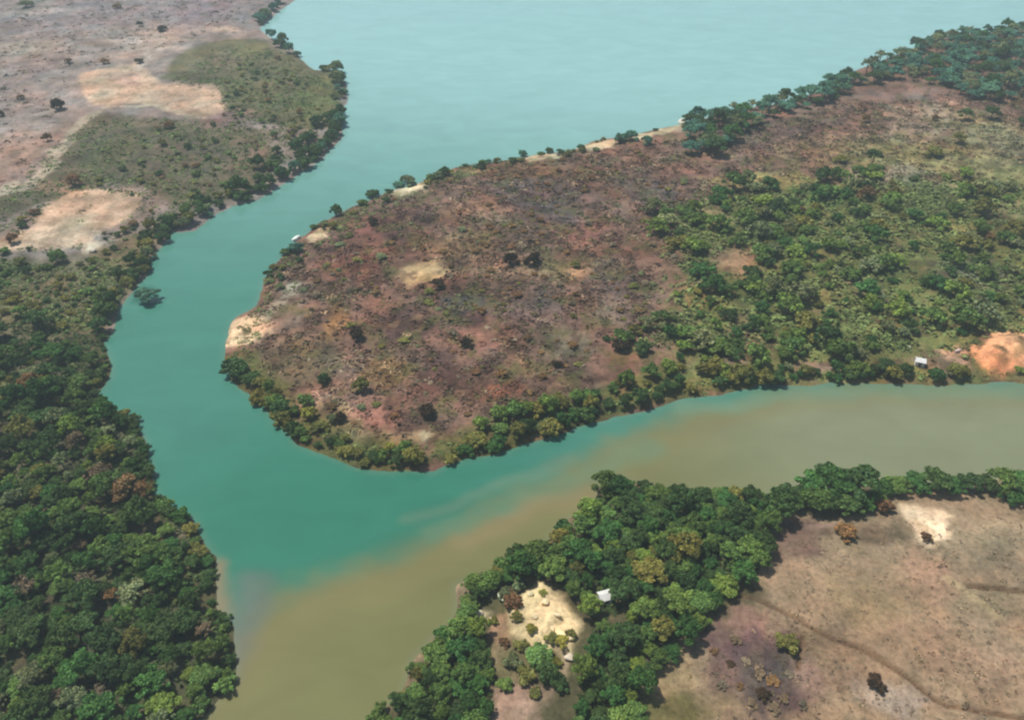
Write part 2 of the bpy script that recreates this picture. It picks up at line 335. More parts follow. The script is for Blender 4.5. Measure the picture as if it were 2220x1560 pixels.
def ground_material():
    m, nt, b, out = new_mat('dry_ground')
    at = node(nt, 'ShaderNodeAttribute', attribute_name='tint')
    pos = node(nt, 'ShaderNodeNewGeometry').outputs['Position']
    n1 = noise(nt, pos, 0.9, 5, 0.7)
    n2 = noise(nt, pos, 0.28, 4, 0.6, 0.6)
    c = mix(nt, 'MULTIPLY', 1.0, at.outputs[0], ramp(nt, n1, [(0.3, 0.62), (0.5, 1.0), (0.72, 1.34)]))
    c = mix(nt, 'MULTIPLY', 1.0, c, ramp(nt, n2, [(0.32, (0.82, 0.84, 0.80)), (0.5, (1.0, 1.0, 1.0)), (0.7, (1.16, 1.10, 1.06))]))
    nt.links.new(c, b.inputs['Base Color'])
    b.inputs['Roughness'].default_value = 0.95
    b.inputs['Specular IOR Level'].default_value = 0.15
    bump(nt, n1, 0.6, 0.5, b)
    return m
def water_material():
    m, nt, b, out = new_mat('river_water')
    at = node(nt, 'ShaderNodeAttribute', attribute_name='tint')
    pos = node(nt, 'ShaderNodeNewGeometry').outputs['Position']
    mp = node(nt, 'ShaderNodeMapping'); mp.inputs['Scale'].default_value = (0.5, 1.0, 1.0); mp.inputs['Rotation'].default_value = (0, 0, 0.35)
    nt.links.new(pos, mp.inputs[0])
    n2 = noise(nt, mp.outputs[0], 0.09, 5, 0.55, 0.8)
    c = mix(nt, 'MULTIPLY', 1.0, at.outputs[0], ramp(nt, n2, [(0.3, 0.93), (0.5, 1.0), (0.7, 1.07)]))
    nt.links.new(c, b.inputs['Base Color'])
    b.inputs['Roughness'].default_value = 0.09
    b.inputs['IOR'].default_value = 1.33
    r = noise(nt, mp.outputs[0], 1.6, 3, 0.5)
    bump(nt, r, 0.05, 0.2, b)
    return m
def leaf_material(name, translucent=0.2):
    m, nt, b, out = new_mat(name)
    info = node(nt, 'ShaderNodeObjectInfo')
    at = node(nt, 'ShaderNodeAttribute', attribute_name='tint')
    c = mix(nt, 'MULTIPLY', 1.0, info.outputs['Color'], at.outputs[0])
    nt.links.new(c, b.inputs['Base Color'])
    b.inputs['Roughness'].default_value = 0.6
    b.inputs['Specular IOR Level'].default_value = 0.12
    tr = node(nt, 'ShaderNodeBsdfTranslucent')
    nt.links.new(mix(nt, 'MULTIPLY', 1.0, c, (1.1, 1.15, 0.6)), tr.inputs[0])
    ms = node(nt, 'ShaderNodeMixShader'); ms.inputs[0].default_value = translucent
    nt.links.new(b.outputs[0], ms.inputs[1]); nt.links.new(tr.outputs[0], ms.inputs[2]); nt.links.new(ms.outputs[0], out.inputs[0])
    return m
def tint_material(name, k=1.0):
    m, nt, b, out = new_mat(name)
    at = node(nt, 'ShaderNodeAttribute', attribute_name='tint')
    nt.links.new(at.outputs[0], b.inputs['Base Color'])
    b.inputs['Roughness'].default_value = 0.8; b.inputs['Specular IOR Level'].default_value = 0.15
    return m
def bark_material():
    m, nt, b, out = new_mat('bark')
    tc = node(nt, 'ShaderNodeTexCoord').outputs['Object']
    n = noise(nt, tc, 6, 4)
    nt.links.new(ramp(nt, n, [(0.3, (0.05, 0.035, 0.025)), (0.7, (0.15, 0.115, 0.085))]), b.inputs['Base Color'])
    b.inputs['Roughness'].default_value = 0.9
    return m
def rock_material():
    m, nt, b, out = new_mat('pale_rock')
    tc = node(nt, 'ShaderNodeTexCoord').outputs['Object']
    n = noise(nt, tc, 1.7, 6, 0.65)
    info = node(nt, 'ShaderNodeObjectInfo')
    nt.links.new(mix(nt, 'MULTIPLY', 1.0, info.outputs['Color'], ramp(nt, n, [(0.3, 0.6), (0.55, 1.0), (0.8, 1.15)])), b.inputs['Base Color'])
    b.inputs['Roughness'].default_value = 0.85
    bump(nt, n, 0.5, 0.15, b)
    return m
M_GROUND, M_WATER, M_LEAF, M_BARK, M_ROCK = ground_material(), water_material(), leaf_material('foliage'), bark_material(), rock_material()
M_SCRUB = tint_material('dry_scrub')

# ------------------------------------------------------------------ ground and rivers
X, Y = fan(620, 520, 26)
Z = height(X, Y)
ground = bpy.data.objects.new('ground', grid_mesh('ground', X, Y, Z, cover(X, Y)))
ground.data.materials.append(M_GROUND)
ground['kind'] = 'structure'
C.objects.link(ground)

TURBID = np.vstack([[(4200, 95)], [(900, 190)], GL([(2320, 838), (2100, 836), (1900, 838), (1700, 842), (1560, 864), (1420, 908), (1330, 952), (1200, 1012), (1060, 1082), (930, 1146), (800, 1204), (660, 1258), (580, 1292), (540, 1350), (470, 1420), (400, 1480), (330, 1560), (300, 1800)]), [(-300, -2200), (4200, -2200)]])
def water_tint(x, y):
    n = fbm(x, y, 16, 4, 101)
    wx, wy = x + 5 * n, y + 5 * fbm(x, y, 22, 3, 107)
    d = sdf(wx, wy, TURBID)
    kx, ky = 1, 1
    teal, deep, olive, brown = S(70, 134, 116), S(40, 118, 92), S(119, 121, 76), S(144, 128, 88)
    c = np.empty(x.shape + (3,)); c[:] = teal
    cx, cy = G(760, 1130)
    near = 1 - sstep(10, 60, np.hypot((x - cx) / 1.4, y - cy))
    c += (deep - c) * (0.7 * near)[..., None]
    c += (olive - c) * sstep(-5, 7, d + 2.5 * fbm(x, y * 1.4, 5, 3, 133))[..., None]
    c += (brown - c) * (0.25 * np.exp(-((d - 6) / 7.0) ** 2))[..., None]
    far_haze = S(160, 206, 203)  # far water paled with distance: haze and sky reflection painted into its colour
    c += (far_haze - c) * (0.85 * sstep(175, 500, y + 0.25 * (x + 60)) * (1 - sstep(-30, 0, d)))[..., None]
    c += (S(134, 142, 114) - c) * (0.75 * sstep(20, 90, x) * sstep(0, 12, d) * sstep(110, 150, y))[..., None]
    # mostly threads of one water drawn into the other below the peninsula
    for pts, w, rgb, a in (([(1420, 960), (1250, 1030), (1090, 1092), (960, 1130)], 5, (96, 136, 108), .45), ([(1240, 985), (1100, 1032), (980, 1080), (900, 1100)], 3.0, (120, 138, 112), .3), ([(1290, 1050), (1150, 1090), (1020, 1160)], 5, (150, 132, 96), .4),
                           ([(552, 1270), (548, 1330), (530, 1390), (505, 1430)], 7, (112, 116, 108), .6), ([(472, 1240), (478, 1300), (490, 1330)], 4, (150, 126, 92), .7), ([(1480, 880), (1640, 856), (1900, 850), (2300, 848)], 5, (116, 144, 116), .55)):  # grey band: shadow painted in; far-bank green strip: tree reflections painted in
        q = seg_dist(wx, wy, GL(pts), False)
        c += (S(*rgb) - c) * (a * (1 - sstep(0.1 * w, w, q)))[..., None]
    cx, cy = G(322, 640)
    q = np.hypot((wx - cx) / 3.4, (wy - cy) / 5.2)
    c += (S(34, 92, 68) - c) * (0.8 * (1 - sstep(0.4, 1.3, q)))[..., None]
    sd = land_sd(x, y)                              # silty shallows along the banks
    c += (S(140, 150, 130) - c) * (0.25 * (1 - sstep(0.0, 3.0, -sd)))[..., None]
    return c
X, Y = fan(380, 330, 20)
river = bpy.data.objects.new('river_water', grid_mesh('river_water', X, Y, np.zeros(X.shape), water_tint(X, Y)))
river.data.materials.append(M_WATER)
river['kind'] = 'structure'
C.objects.link(river)

# ------------------------------------------------------------------ plants: crowns of many leaf sprays on lobes, trunks with limbs
def leaf_quads(rng, cen, nrm, size):
    n = len(cen)
    t = rng.normal(size=(n, 3)); t -= nrm * (t * nrm).sum(1, keepdims=True)
    t /= np.linalg.norm(t, axis=1, keepdims=True) + 1e-9
    b = np.cross(nrm, t)
    s = size[:, None]
    w = s * rng.uniform(0.6, 1.0, (n, 1))
    v = np.stack([cen - t * s, cen - b * w * 0.8 + nrm * s * 0.12, cen + t * s - nrm * s * 0.25, cen + b * w * 0.8 + nrm * s * 0.12], 1).reshape(-1, 3)
    return v, np.arange(4 * n).reshape(n, 4)
def crown_mesh(name, seed, R, Hc, z0, lobes, leaves, leaf, low=0.10, cut=-0.2):
    rng = np.random.default_rng(seed)
    cs = [(0, 0, z0 + Hc * 0.55, R * 0.42)]
    for i in range(lobes):
        a = i * 2.4 + rng.uniform(-0.6, 0.6)
        rr = R * math.sqrt((i + 0.6) / lobes) * rng.uniform(0.62, 1.0)
        dome = math.sqrt(max(0.0, 1 - (0.9 * rr / R) ** 2))
        cs.append((rr * math.cos(a), rr * math.sin(a), z0 + Hc * (low + 0.66 * dome * rng.uniform(0.72, 1.12)), R * rng.uniform(0.12, 0.29)))
    cs = np.array(cs)
    w = cs[:, 3] ** 1.8
    k = rng.choice(len(cs), leaves, p=w / w.sum())
    d = rng.normal(size=(leaves, 3)); d[:, 2] = np.where(d[:, 2] < cut, -d[:, 2] * 0.6, d[:, 2])
    d /= np.linalg.norm(d, axis=1, keepdims=True)
    rad = cs[k, 3] * (rng.uniform(0.5, 1.2, leaves))
    cen = cs[k, :3] + d * rad[:, None] * np.array([1, 1, 0.85])
    nr = d + rng.normal(size=(leaves, 3)) * 0.6 + np.array([0, 0, 0.2])
    nr /= np.linalg.norm(nr, axis=1, keepdims=True)
    v, q = leaf_quads(rng, cen, nr, leaf * rng.uniform(0.55, 1.5, leaves))
    me = bpy.data.meshes.new(name)
    fill_mesh(me, v, q)
    lob = rng.uniform(0.75, 1.28, len(cs))[k]          # each bough its own age of leaf
    t = lob * rng.uniform(0.62, 1.36, leaves)
    warm = rng.uniform(-0.12, 0.14, leaves)
    col = np.stack([t * (1 + warm), t, t * (1 - warm)], 1)
    set_col(me, np.repeat(col, 4, 0))
    me.materials.append(M_LEAF)
    return me
def tube(verts, faces, p0, p1, r0, r1, n=6):
    p0, p1 = Vector(p0), Vector(p1)
    z = (p1 - p0).normalized(); x = z.orthogonal().normalized(); y = z.cross(x)
    b = len(verts)
    for p, r in ((p0, r0), (p1, r1)):
        for i in range(n):
            a = 2 * math.pi * i / n
            verts.append(tuple(p + (x * math.cos(a) + y * math.sin(a)) * r))
    for i in range(n):
        faces.append((b + i, b + (i + 1) % n, b + n + (i + 1) % n, b + n + i))
def trunk_mesh(name, seed, h, r, spread):
    rnd = random.Random(seed)
    v, f = [], []
    bend = (rnd.uniform(-.15, .15) * h, rnd.uniform(-.15, .15) * h)
    mid = (bend[0] * .5, bend[1] * .5, h * .5)
    top = (bend[0], bend[1], h)
    tube(v, f, (0, 0, -0.5), (0, 0, 0.15 * h), r * 1.35, r)
    tube(v, f, (0, 0, 0.13 * h), mid, r, r * .8)
    tube(v, f, mid, top, r * .8, r * .4)
    for i in range(5):
        a = i * 1.256 + rnd.uniform(-.4, .4)
        s = spread * rnd.uniform(.5, .85)
        base = mid if i % 2 else (bend[0] * .75, bend[1] * .75, h * .75)
        tube(v, f, base, (base[0] + s * math.cos(a), base[1] + s * math.sin(a), base[2] + h * rnd.uniform(.3, .55)), r * .45, r * .12, 5)
    me = bpy.data.meshes.new(name)
    me.from_pydata(v, [], f)
    me.materials.append(M_BARK)
    return me
# unit-ish plants: kind -> list of (crown, trunk, crown radius)
PROTO = {
    'tree': [(crown_mesh('tree_crown', 100 + i, 3.4 + .25 * (i % 3), 5.2 + .4 * (i % 4), .6, 20 + i % 9, 3000, .28), trunk_mesh('tree_trunk', 100 + i, 4.2, .22, 2.4), 3.4 + .25 * (i % 3)) for i in range(9)],
    'bush': [(crown_mesh('bush_crown', 200 + i, 2.2, 2.9 + .2 * (i % 3), .05, 13 + i % 6, 1400, .24, -.02, -1.1), trunk_mesh('bush_stem', 200 + i, 1.3, .10, 1.4), 2.2) for i in range(7)],
    'scrub': [(crown_mesh('scrub_crown', 300 + i, 2.4, 2.9 + .3 * (i % 3), .1, 14 + i % 6, 1300, .25, .0, -.6), trunk_mesh('scrub_trunk', 300 + i, 2.1, .12, 1.7), 2.4) for i in range(7)],
}
PROTO['sparse'] = [(crown_mesh('tree_crown', 400 + i, 3.2, 5.0, .9, 16, 800, .24), trunk_mesh('tree_trunk', 400 + i, 4.6, .26, 3.4), 3.2) for i in range(3)]
PAL = {   # (adjective, visible sunlit colour)
    'dark': ('dark green', (64, 88, 52)), 'mid': ('mid green', (90, 116, 64)), 'bright': ('bright green', (106, 128, 64)), 'olive': ('olive', (112, 112, 62)),
    'grey': ('grey-green', (112, 122, 92)), 'blue': ('blue-green', (80, 122, 112)), 'brown': ('dry brown', (122, 98, 72)), 'deep': ('deep green', (62, 98, 54)), 'mauve': ('leafless grey-brown', (118, 106, 94)), 'blackish': ('blackish brown', (58, 46, 36)),
    'yellow': ('yellow-green', (132, 132, 66)), 'rust': ('rust-brown', (122, 92, 70)),
}
rnd = random.Random(7)

class Spots(list):       # plants set so far, found again by 10 m cells
    cells = {}
    def append(self, p):
        super().append(p); self.cells.setdefault((p[0] // 10, p[1] // 10), []).append(p)
    def pop(self):
        p = super().pop(); self.cells[(p[0] // 10, p[1] // 10)].remove(p)
plants = Spots()
ROOTS = []
def clear_of(x, y, r, k):
    cx, cy = x // 10, y // 10
    for i in (-1, 0, 1):
        for j in (-1, 0, 1):
            for px, py, pr in plants.cells.get((cx + i, cy + j), ()):
                if (px - x) ** 2 + (py - y) ** 2 < (k * (pr + r)) ** 2: return False
    return True
def plant(name, proto, x, y, radius, tone, category, flat=1.0):
    crown_me, trunk_me, r0 = rnd.choice(PROTO['sparse' if proto == 'tree' and tone in ('mauve', 'brown', 'grey') and rnd.random() < .6 else proto])
    s = radius / r0
    root = bpy.data.objects.new(name, None)
    root.empty_display_size = 0.5
    root.location = (x, y, 0)
    ROOTS.append(root)
    root.rotation_euler = (0, 0, rnd.uniform(0, 6.283))
    root.scale = (s * rnd.uniform(.92, 1.1), s * rnd.uniform(.92, 1.1), s * flat * rnd.uniform(.7, 1.3))
    C.objects.link(root)
    crown = bpy.data.objects.new('crown', crown_me)
    base = S(*PAL[tone][1], k=1.12)
    j = rnd.uniform(.75, 1.3); w = rnd.uniform(-.08, .08)
    crown.color = (base[0] * 1.06 * j * (1 + w), base[1] * 1.04 * j, base[2] * .84 * j * (1 - w), 1)
    trunk = bpy.data.objects.new('trunk', trunk_me)
    for o in (crown, trunk):
        C.objects.link(o); o.parent = root
    root['category'] = category
    plants.append((x, y, radius))
    return root
BARE = [GL(p) for p in ([(2112, 770), (2138, 738), (2180, 733), (2230, 738), (2240, 808), (2150, 813), (2112, 796)], [(180, 178), (300, 155), (350, 198), (478, 202), (488, 258), (400, 260), (300, 240), (204, 242)],
        [(110, 458), (170, 424), (250, 429), (312, 437), (286, 480), (218, 520), (220, 560), (198, 568), (184, 542), (60, 552), (-30, 558), (-30, 540), (64, 524)],
        [(866, 612), (884, 592), (944, 580), (964, 608), (934, 624), (880, 640)], [(1545, 560), (1590, 548), (1630, 580), (1610, 606), (1560, 604)], *SANDY)]
def bare(x, y):
    m = np.zeros(np.shape(x), bool)
    for W in BARE: m |= inside(np.asarray(x, float), np.asarray(y, float), W)
    return m
def poly_sample(pts, rmin, rmax, k, tries, sd_min, cap, keep=None):
    W = GL(pts)
    got = []
    x0, x1, y0, y1 = W[:, 0].min(), W[:, 0].max(), W[:, 1].min(), W[:, 1].max()
    xs = np.array([rnd.uniform(x0, x1) for _ in range(tries)]); ys = np.array([rnd.uniform(y0, y1) for _ in range(tries)])
    ok = inside(xs, ys, W) & (land_sd(xs, ys) > sd_min) & ~bare(xs, ys)
    for x, y in zip(xs[ok], ys[ok]):
        if len(got) >= cap: break
        r = rmin + (rmax - rmin) * rnd.random() ** 1.4
        if keep is not None and rnd.random() > keep(x, y): continue
        if clear_of(x, y, r, k):
            plants.append((x, y, r)); got.append((float(x), float(y), r))
    for _ in got: plants.pop()
    return got
ORD = 'first second third fourth fifth sixth seventh eighth ninth tenth eleventh twelfth thirteenth fourteenth fifteenth sixteenth seventeenth eighteenth nineteenth twentieth'.split()
TENS = ['', '', 'twenty', 'thirty', 'forty', 'fifty', 'sixty', 'seventy', 'eighty', 'ninety']
def ordinal(i):         # 0 -> first
    if i < 20: return ORD[i]
    n = i + 1
    if n == 100: return 'hundredth'
    if n > 100: return 'hundred-and-' + ordinal(n - 101)
    if n % 10 == 0: return TENS[n // 10][:-1] + 'ieth'
    return TENS[n // 10] + '-' + ORD[n % 10 - 1]
def size_word(r, a, b): return 'small' if r < a else 'large' if r > b else 'medium-sized'
def in_frame(s, m=0):
    dy, dz = s[1], 1.5 - CAM_H
    f = dy * cp - dz * sp
    px, py = 1110 + FPX * s[0] / f, 780 - FPX * (dy * sp + dz * cp) / f
    return -m - 18 < px < 2238 + m and -m - 18 < py < 1578 + m
def beyond(spots, name, proto, weights, cat, label, group):     # the wood goes on past the edge of the photograph
    for s in spots:
        if not in_frame(s):
            o = plant(name, proto, s[0], s[1], s[2], tones(weights), cat)
            o['label'] = label; o['group'] = group
def in_rows(spots, key, depth, along):
    """spots split into rows by key (metres), each row ordered by along; yields (spot, row, place in row)"""
    rows = {}
    for s in spots:
        if in_frame(s): rows.setdefault(int(max(0, key(s)) // depth), []).append(s)
    for k, r in enumerate(sorted(rows)):
        for i, s in enumerate(sorted(rows[r], key=along)): yield s, k, i
def tones(weights, x=None, y=None):
    ks = list(weights)
    return rnd.choices(ks, [weights[k] for k in ks])[0]
def sd1(s): return float(land_sd(np.array([s[0]]), np.array([s[1]]))[0])

# -- single trees and shrubs that stand apart in the photograph: (px, py of its foot, radius in photograph pixels, tone, label)
ALONE = [
    ('water_bush', 'tree', 322, 652, 30, 'blue', 'dark blue-green bush standing in the teal channel off the left bank', 'bush'),
    ('riverside_bush', 'bush', 512, 812, 34, 'dark', 'dark round bush at the peninsula tip just below the sandy beach', 'bush'),
    ('dry_shrub', 'bush', 776, 745, 17, 'blackish', 'blackish shrub on the peninsula right of the ochre patch by the beach', 'shrub'),
    ('dry_shrub', 'bush', 1012, 762, 17, 'blackish', 'blackish shrub in the pink bare patch at the middle of the peninsula', 'shrub'),
    ('dry_shrub', 'bush', 1207, 805, 14, 'blackish', 'small blackish shrub right of the pink patch near the near bank trees', 'shrub'),
    ('dry_shrub', 'bush', 928, 908, 20, 'blackish', 'maroon-black shrub above the pale track at the peninsula near end', 'shrub'),
    ('dry_shrub', 'bush', 742, 918, 15, 'blackish', 'dark shrub beside a small pale bush where the shore track bends', 'shrub'),
    ('dry_shrub', 'bush', 722, 922, 13, 'grey', 'small pale grey-green bush touching a dark shrub by the shore track', 'shrub'),
    ('dry_shrub', 'bush', 1106, 590, 18, 'blackish', 'dark shrub right of the cream clearing, first of two in a line', 'shrub'),
    ('dry_shrub', 'bush', 1156, 588, 20, 'blackish', 'dark broad shrub right of the cream clearing, second of two in a line', 'shrub'),
    ('dry_shrub', 'bush', 952, 634, 18, 'blackish', 'dark shrub at the lower edge of the cream clearing on the peninsula', 'shrub'),
    ('dry_shrub', 'bush', 1345, 766, 22, 'blackish', 'black-green shrub, left of the pair above the near bank thicket', 'shrub'),
    ('dry_shrub', 'bush', 1392, 770, 22, 'dark', 'black-green shrub, right of the pair above the near bank thicket', 'shrub'),
    ('dry_shrub', 'bush', 810, 494, 13, 'blackish', 'small dark shrub in the purple scrub near the far shore', 'shrub'),
    ('dry_shrub', 'bush', 702, 838, 16, 'dark', 'dark olive shrub on the grassy left flank of the peninsula', 'shrub'),
    ('dry_shrub', 'bush', 664, 880, 22, 'mid', 'green bush on the left flank left of the pinkish track head', 'bush'),
    ('dry_shrub', 'bush', 786, 856, 22, 'olive', 'olive bush below the orange-ochre patch on the peninsula', 'bush'),
    ('dry_shrub', 'bush', 1888, 1500, 24, 'blackish', 'dark brown shrub beside the long ditch in the tan field', 'shrub'),
    ('dry_shrub', 'bush', 1910, 1112, 24, 'rust', 'rust-brown shrub at the edge of the tan field left of the cream bare patch', 'shrub'),
    ('dry_shrub', 'bush', 2000, 1180, 16, 'rust', 'low brown shrub under the cream bare patch in the tan field', 'shrub'),
    ('dry_shrub', 'bush', 1700, 1415, 30, 'olive', 'olive shrub in the tan field beside the short ditch', 'shrub'),
    ('dry_shrub', 'bush', 1830, 1170, 26, 'brown', 'dry brown shrub in the dull corner below the big riverside tree', 'shrub'),
    ('field_tree', 'tree', 1884, 376, 19, 'dark', 'dark upright tree alone in the yellowish grass of the peninsula', 'tree'),
    ('field_tree', 'tree', 2086, 272, 17, 'dark', 'round dark tree right of the pale field, left of a pair', 'tree'),
    ('field_tree', 'tree', 2142, 272, 17, 'dark', 'round dark tree right of the pale field, right of a pair', 'tree'),
    ('field_tree', 'tree', 2208, 288, 13, 'dark', 'small dark tree at the right picture edge beyond the pale field', 'tree'),
    ('field_tree', 'tree', 2070, 326, 15, 'olive', 'olive tree below the pair of round dark trees', 'tree'),
    ('field_tree', 'scrub', 2018, 352, 22, 'olive', 'olive spreading tree under the pale field on the peninsula', 'tree'),
    ('field_tree', 'scrub', 1818, 366, 15, 'yellow', 'yellow-green small tree left of the dark upright tree', 'tree'),
    ('field_tree', 'bush', 2022, 272, 10, 'brown', 'small brown shrub inside the pale field on the peninsula', 'shrub'),
    ('field_tree', 'bush', 1872, 276, 11, 'brown', 'small brown shrub left of the pale field on the peninsula', 'shrub'),
    ('field_tree', 'bush', 306, 150, 11, 'blackish', 'dark narrow shrub at the bend of the pale upper left field', 'shrub'),
    ('field_tree', 'bush', 355, 76, 12, 'blackish', 'dark shrub on the far upper left plain above the pale field', 'shrub'),
    ('field_tree', 'bush', 306, 68, 7, 'blackish', 'tiny dark shrub on the far plain left of a larger one', 'shrub'),
    ('field_tree', 'bush', 134, 254, 17, 'blackish', 'dark round shrub on the grey plain of the left bank', 'shrub'),
    ('field_tree', 'bush', 52, 230, 10, 'brown', 'small brown shrub left of the dark round one on the grey plain', 'shrub'),
    ('field_tree', 'bush', 110, 322, 12, 'brown', 'brown shrub above the pale track on the left bank', 'shrub'),
    ('field_tree', 'bush', 4, 268, 11, 'blackish', 'dark shrub cut by the left picture edge on the grey plain', 'shrub'),
    ('field_tree', 'bush', 155, 152, 11, 'brown', 'brown shrub on the grey plain above the long tan strip', 'shrub'),
    ('field_tree', 'bush', 232, 152, 12, 'brown', 'brown shrub at the upper rim of the long tan strip', 'shrub'),
    ('field_tree', 'bush', 60, 28, 16, 'grey', 'grey-green shrub near the top left corner of the plain', 'shrub'),
    ('field_tree', 'bush', 258, 30, 10, 'brown', 'small brown shrub on the far plain near the top edge', 'shrub'),
    ('field_tree', 'bush', 372, 292, 12, 'brown', 'low dark shrub under the lower rim of the long tan strip', 'shrub'),
    ('field_tree', 'bush', 168, 414, 16, 'rust', 'rust-brown shrub on the upper rim of the lower tan field', 'shrub'),
    ('field_tree', 'bush', 82, 478, 14, 'rust', 'rust-brown shrub inside the left part of the lower tan field', 'shrub'),
    ('field_tree', 'bush', 38, 540, 14, 'rust', 'rust-brown shrub at the bottom left of the lower tan field', 'shrub'),
    ('field_tree', 'bush', 66, 606, 12, 'dark', 'dark shrub on the left bank meadow under the lower tan field', 'shrub'),
    ('field_tree', 'bush', 130, 580, 22, 'mid', 'green bush hugging the lower edge of the lower tan field', 'bush'),
]
for name, proto, px, py, rp, tone, label, cat in ALONE:
    x, y = G(px, py)
    if name == 'field_tree' and cat != 'tree': name = 'field_shrub'
    o = plant(name, proto, x, y, max(0.9, rp / scale_at(py)[0]), tone, cat, 0.55 if px == 322 else 1.0)
    o['label'] = label

# -- far shore of the peninsula, one by one along the water
NORTH = [(596, 582, 16), (618, 552, 13), (588, 612, 15), (640, 548, 11), (680, 492, 15), (700, 500, 9), (731, 466, 14), (760, 458, 11), (790, 442, 10), (812, 424, 12), (834, 414, 14), (862, 402, 9), (892, 396, 13), (918, 392, 12), (944, 388, 12),
         (966, 380, 10), (1004, 366, 15), (1030, 366, 9), (1062, 352, 10), (1098, 342, 14), (1130, 336, 12), (1186, 330, 9), (1222, 334, 12), (1250, 326, 14), (1292, 322, 11), (1306, 336, 13), (1340, 312, 13), (1362, 306, 12), (1390, 304, 13), (1404, 318, 12), (1424, 294, 10), (1448, 310, 11)]
NORTH = [q for i, q in enumerate(NORTH) if i % 3 != 1 and not bare(*[[c] for c in G(q[0], q[1])])[0]]
for i, (px, py, rp) in enumerate(NORTH):
    x, y = G(px + rnd.uniform(-8, 8), py + 2)
    tone = tones({'dark': 3, 'blue': 2, 'olive': 1, 'grey': 1})
    r = rp * rnd.uniform(.6, 1.6) / scale_at(py)[0]
    o = plant('shore_bush', 'bush', x, y, r, tone, 'bush', .95)
    o['group'] = 'bushes along the far shore of the peninsula'
    o['label'] = f"{size_word(r, 2.0, 2.6)} {PAL[tone][0]} bush on the peninsula's far shore, {ordinal(i)} from the beach end"

def along_line(pts, step, jitter, rmin, rmax, sd_min=0.0):
    W = GL(pts); got = []; wob = rnd.uniform(0, 99)
    seg = np.linalg.norm(np.diff(W, axis=0), axis=1); cum = np.concatenate([[0], np.cumsum(seg)])
    t = 0.0
    while t < cum[-1]:
        i = min(len(seg) - 1, int(np.searchsorted(cum, t, 'right') - 1))
        p = W[i] + (W[i + 1] - W[i]) * ((t - cum[i]) / seg[i])
        big = .5 + .5 * math.sin(t * .19 + wob) * math.sin(t * .083 + 2 * wob)
        r = rmin * .6 + (rmax * 1.15 - rmin * .6) * (.45 * big + .55 * rnd.random())
        x, y = p[0] + rnd.uniform(-jitter, jitter), p[1] + rnd.uniform(-jitter, jitter)
        if sd1((x, y)) > sd_min and clear_of(x, y, r, .45) and not bare([x], [y])[0]:
            got.append((float(x), float(y), r)); plants.append((x, y, r))
        t += step * r / (.5 * (rmin + rmax)) * rnd.uniform(.5, 1.2) * (2.2 if rnd.random() < .12 else 1)
    for _ in got: plants.pop()
    return got
def shore_row(pts, step, jitter, rmin, rmax, weights, where, group, start, flat=1.1, proto='bush', name='riverside_bush', cat='bush', low=-.4):
    for i, (x, y, r) in enumerate(along_line(pts, step, jitter, rmin, rmax, low)):
        tone = tones(weights)
        o = plant(name, proto, x, y, r, tone, cat, flat)
        o['group'] = group
        o['label'] = f"{size_word(r, rmin + .35 * (rmax - rmin), rmin + .7 * (rmax - rmin))} {PAL[tone][0]} {cat} {where}, {ordinal(i)} from {start}"

# -- left bank, upper part: the dark fringe at the water
shore_row([(612, 10), (560, 50), (590, 80), (650, 128), (724, 158), (742, 190), (734, 222)], 3.8, 2.2, 2.6, 4.4, {'dark': 3, 'blue': 2, 'grey': 1}, "on the left bank's far cape", 'bushes on the far cape', 'the top edge')
shore_row([(730, 250), (732, 292), (708, 318), (684, 344), (636, 372), (596, 400), (556, 424)], 3.0, 2.2, 2.6, 4.8, {'dark': 4, 'blue': 2, 'deep': 1}, 'fringing the cape below its point', 'bushes fringing the cape below its point', 'the point')
shore_row([(716, 262), (690, 296), (650, 330), (600, 352), (560, 392), (480, 430)], 4.5, 4, 2.4, 4.4, {'dark': 4, 'deep': 1}, 'behind the cape fringe', 'bushes behind the cape fringe', 'the point')
shore_row([(540, 434), (496, 440), (446, 468), (414, 492), (362, 494), (344, 526), (318, 556), (310, 594), (286, 612), (246, 660), (232, 716), (216, 736)], 2.9, 2.2, 1.9, 3.8, {'dark': 4, 'olive': 2, 'grey': 1, 'blue': 1}, 'along the left bank channel', 'bushes along the left bank channel', 'the cape')
shore_row([(528, 422), (480, 432), (430, 456), (380, 480), (330, 505), (296, 556), (282, 596), (232, 650), (216, 700)], 3.4, 2.6, 1.6, 3.4, {'dark': 4, 'olive': 3, 'mid': 1.5}, 'behind the left bank channel fringe', 'bushes behind the left bank channel fringe', 'the cape')
# -- peninsula, near shore
shore_row([(500, 812), (540, 838), (580, 872), (618, 912), (652, 944), (716, 968), (760, 994), (850, 1004), (940, 1002), (996, 980)], 2.5, 2.2, 1.5, 3.2, {'dark': 3, 'olive': 3, 'mid': 2, 'bright': 1}, "on the peninsula's near shore", 'bushes on the near shore of the peninsula', 'the beach')
shore_row([(996, 980), (1086, 968), (1176, 934), (1276, 900), (1376, 874), (1456, 846), (1556, 840), (1640, 826), (1750, 820), (1900, 818), (2090, 820)], 2.4, 1.6, 1.7, 3.6, {'dark': 4, 'deep': 2, 'olive': 2}, "at the brown river's far bank", 'bushes on the far bank of the brown river', 'the confluence')
shore_row([(585, 618), (612, 572), (660, 520), (720, 478), (800, 440), (880, 408), (980, 376), (1090, 352), (1240, 332), (1350, 306), (1480, 276)], 2.3, 5.5, 1.0, 2.8, {'dark': 4, 'olive': 3, 'grey': 2, 'mid': 1.5}, 'behind the far shore', 'low bushes behind the far shore of the peninsula', 'the beach', .8, name='low_bush')
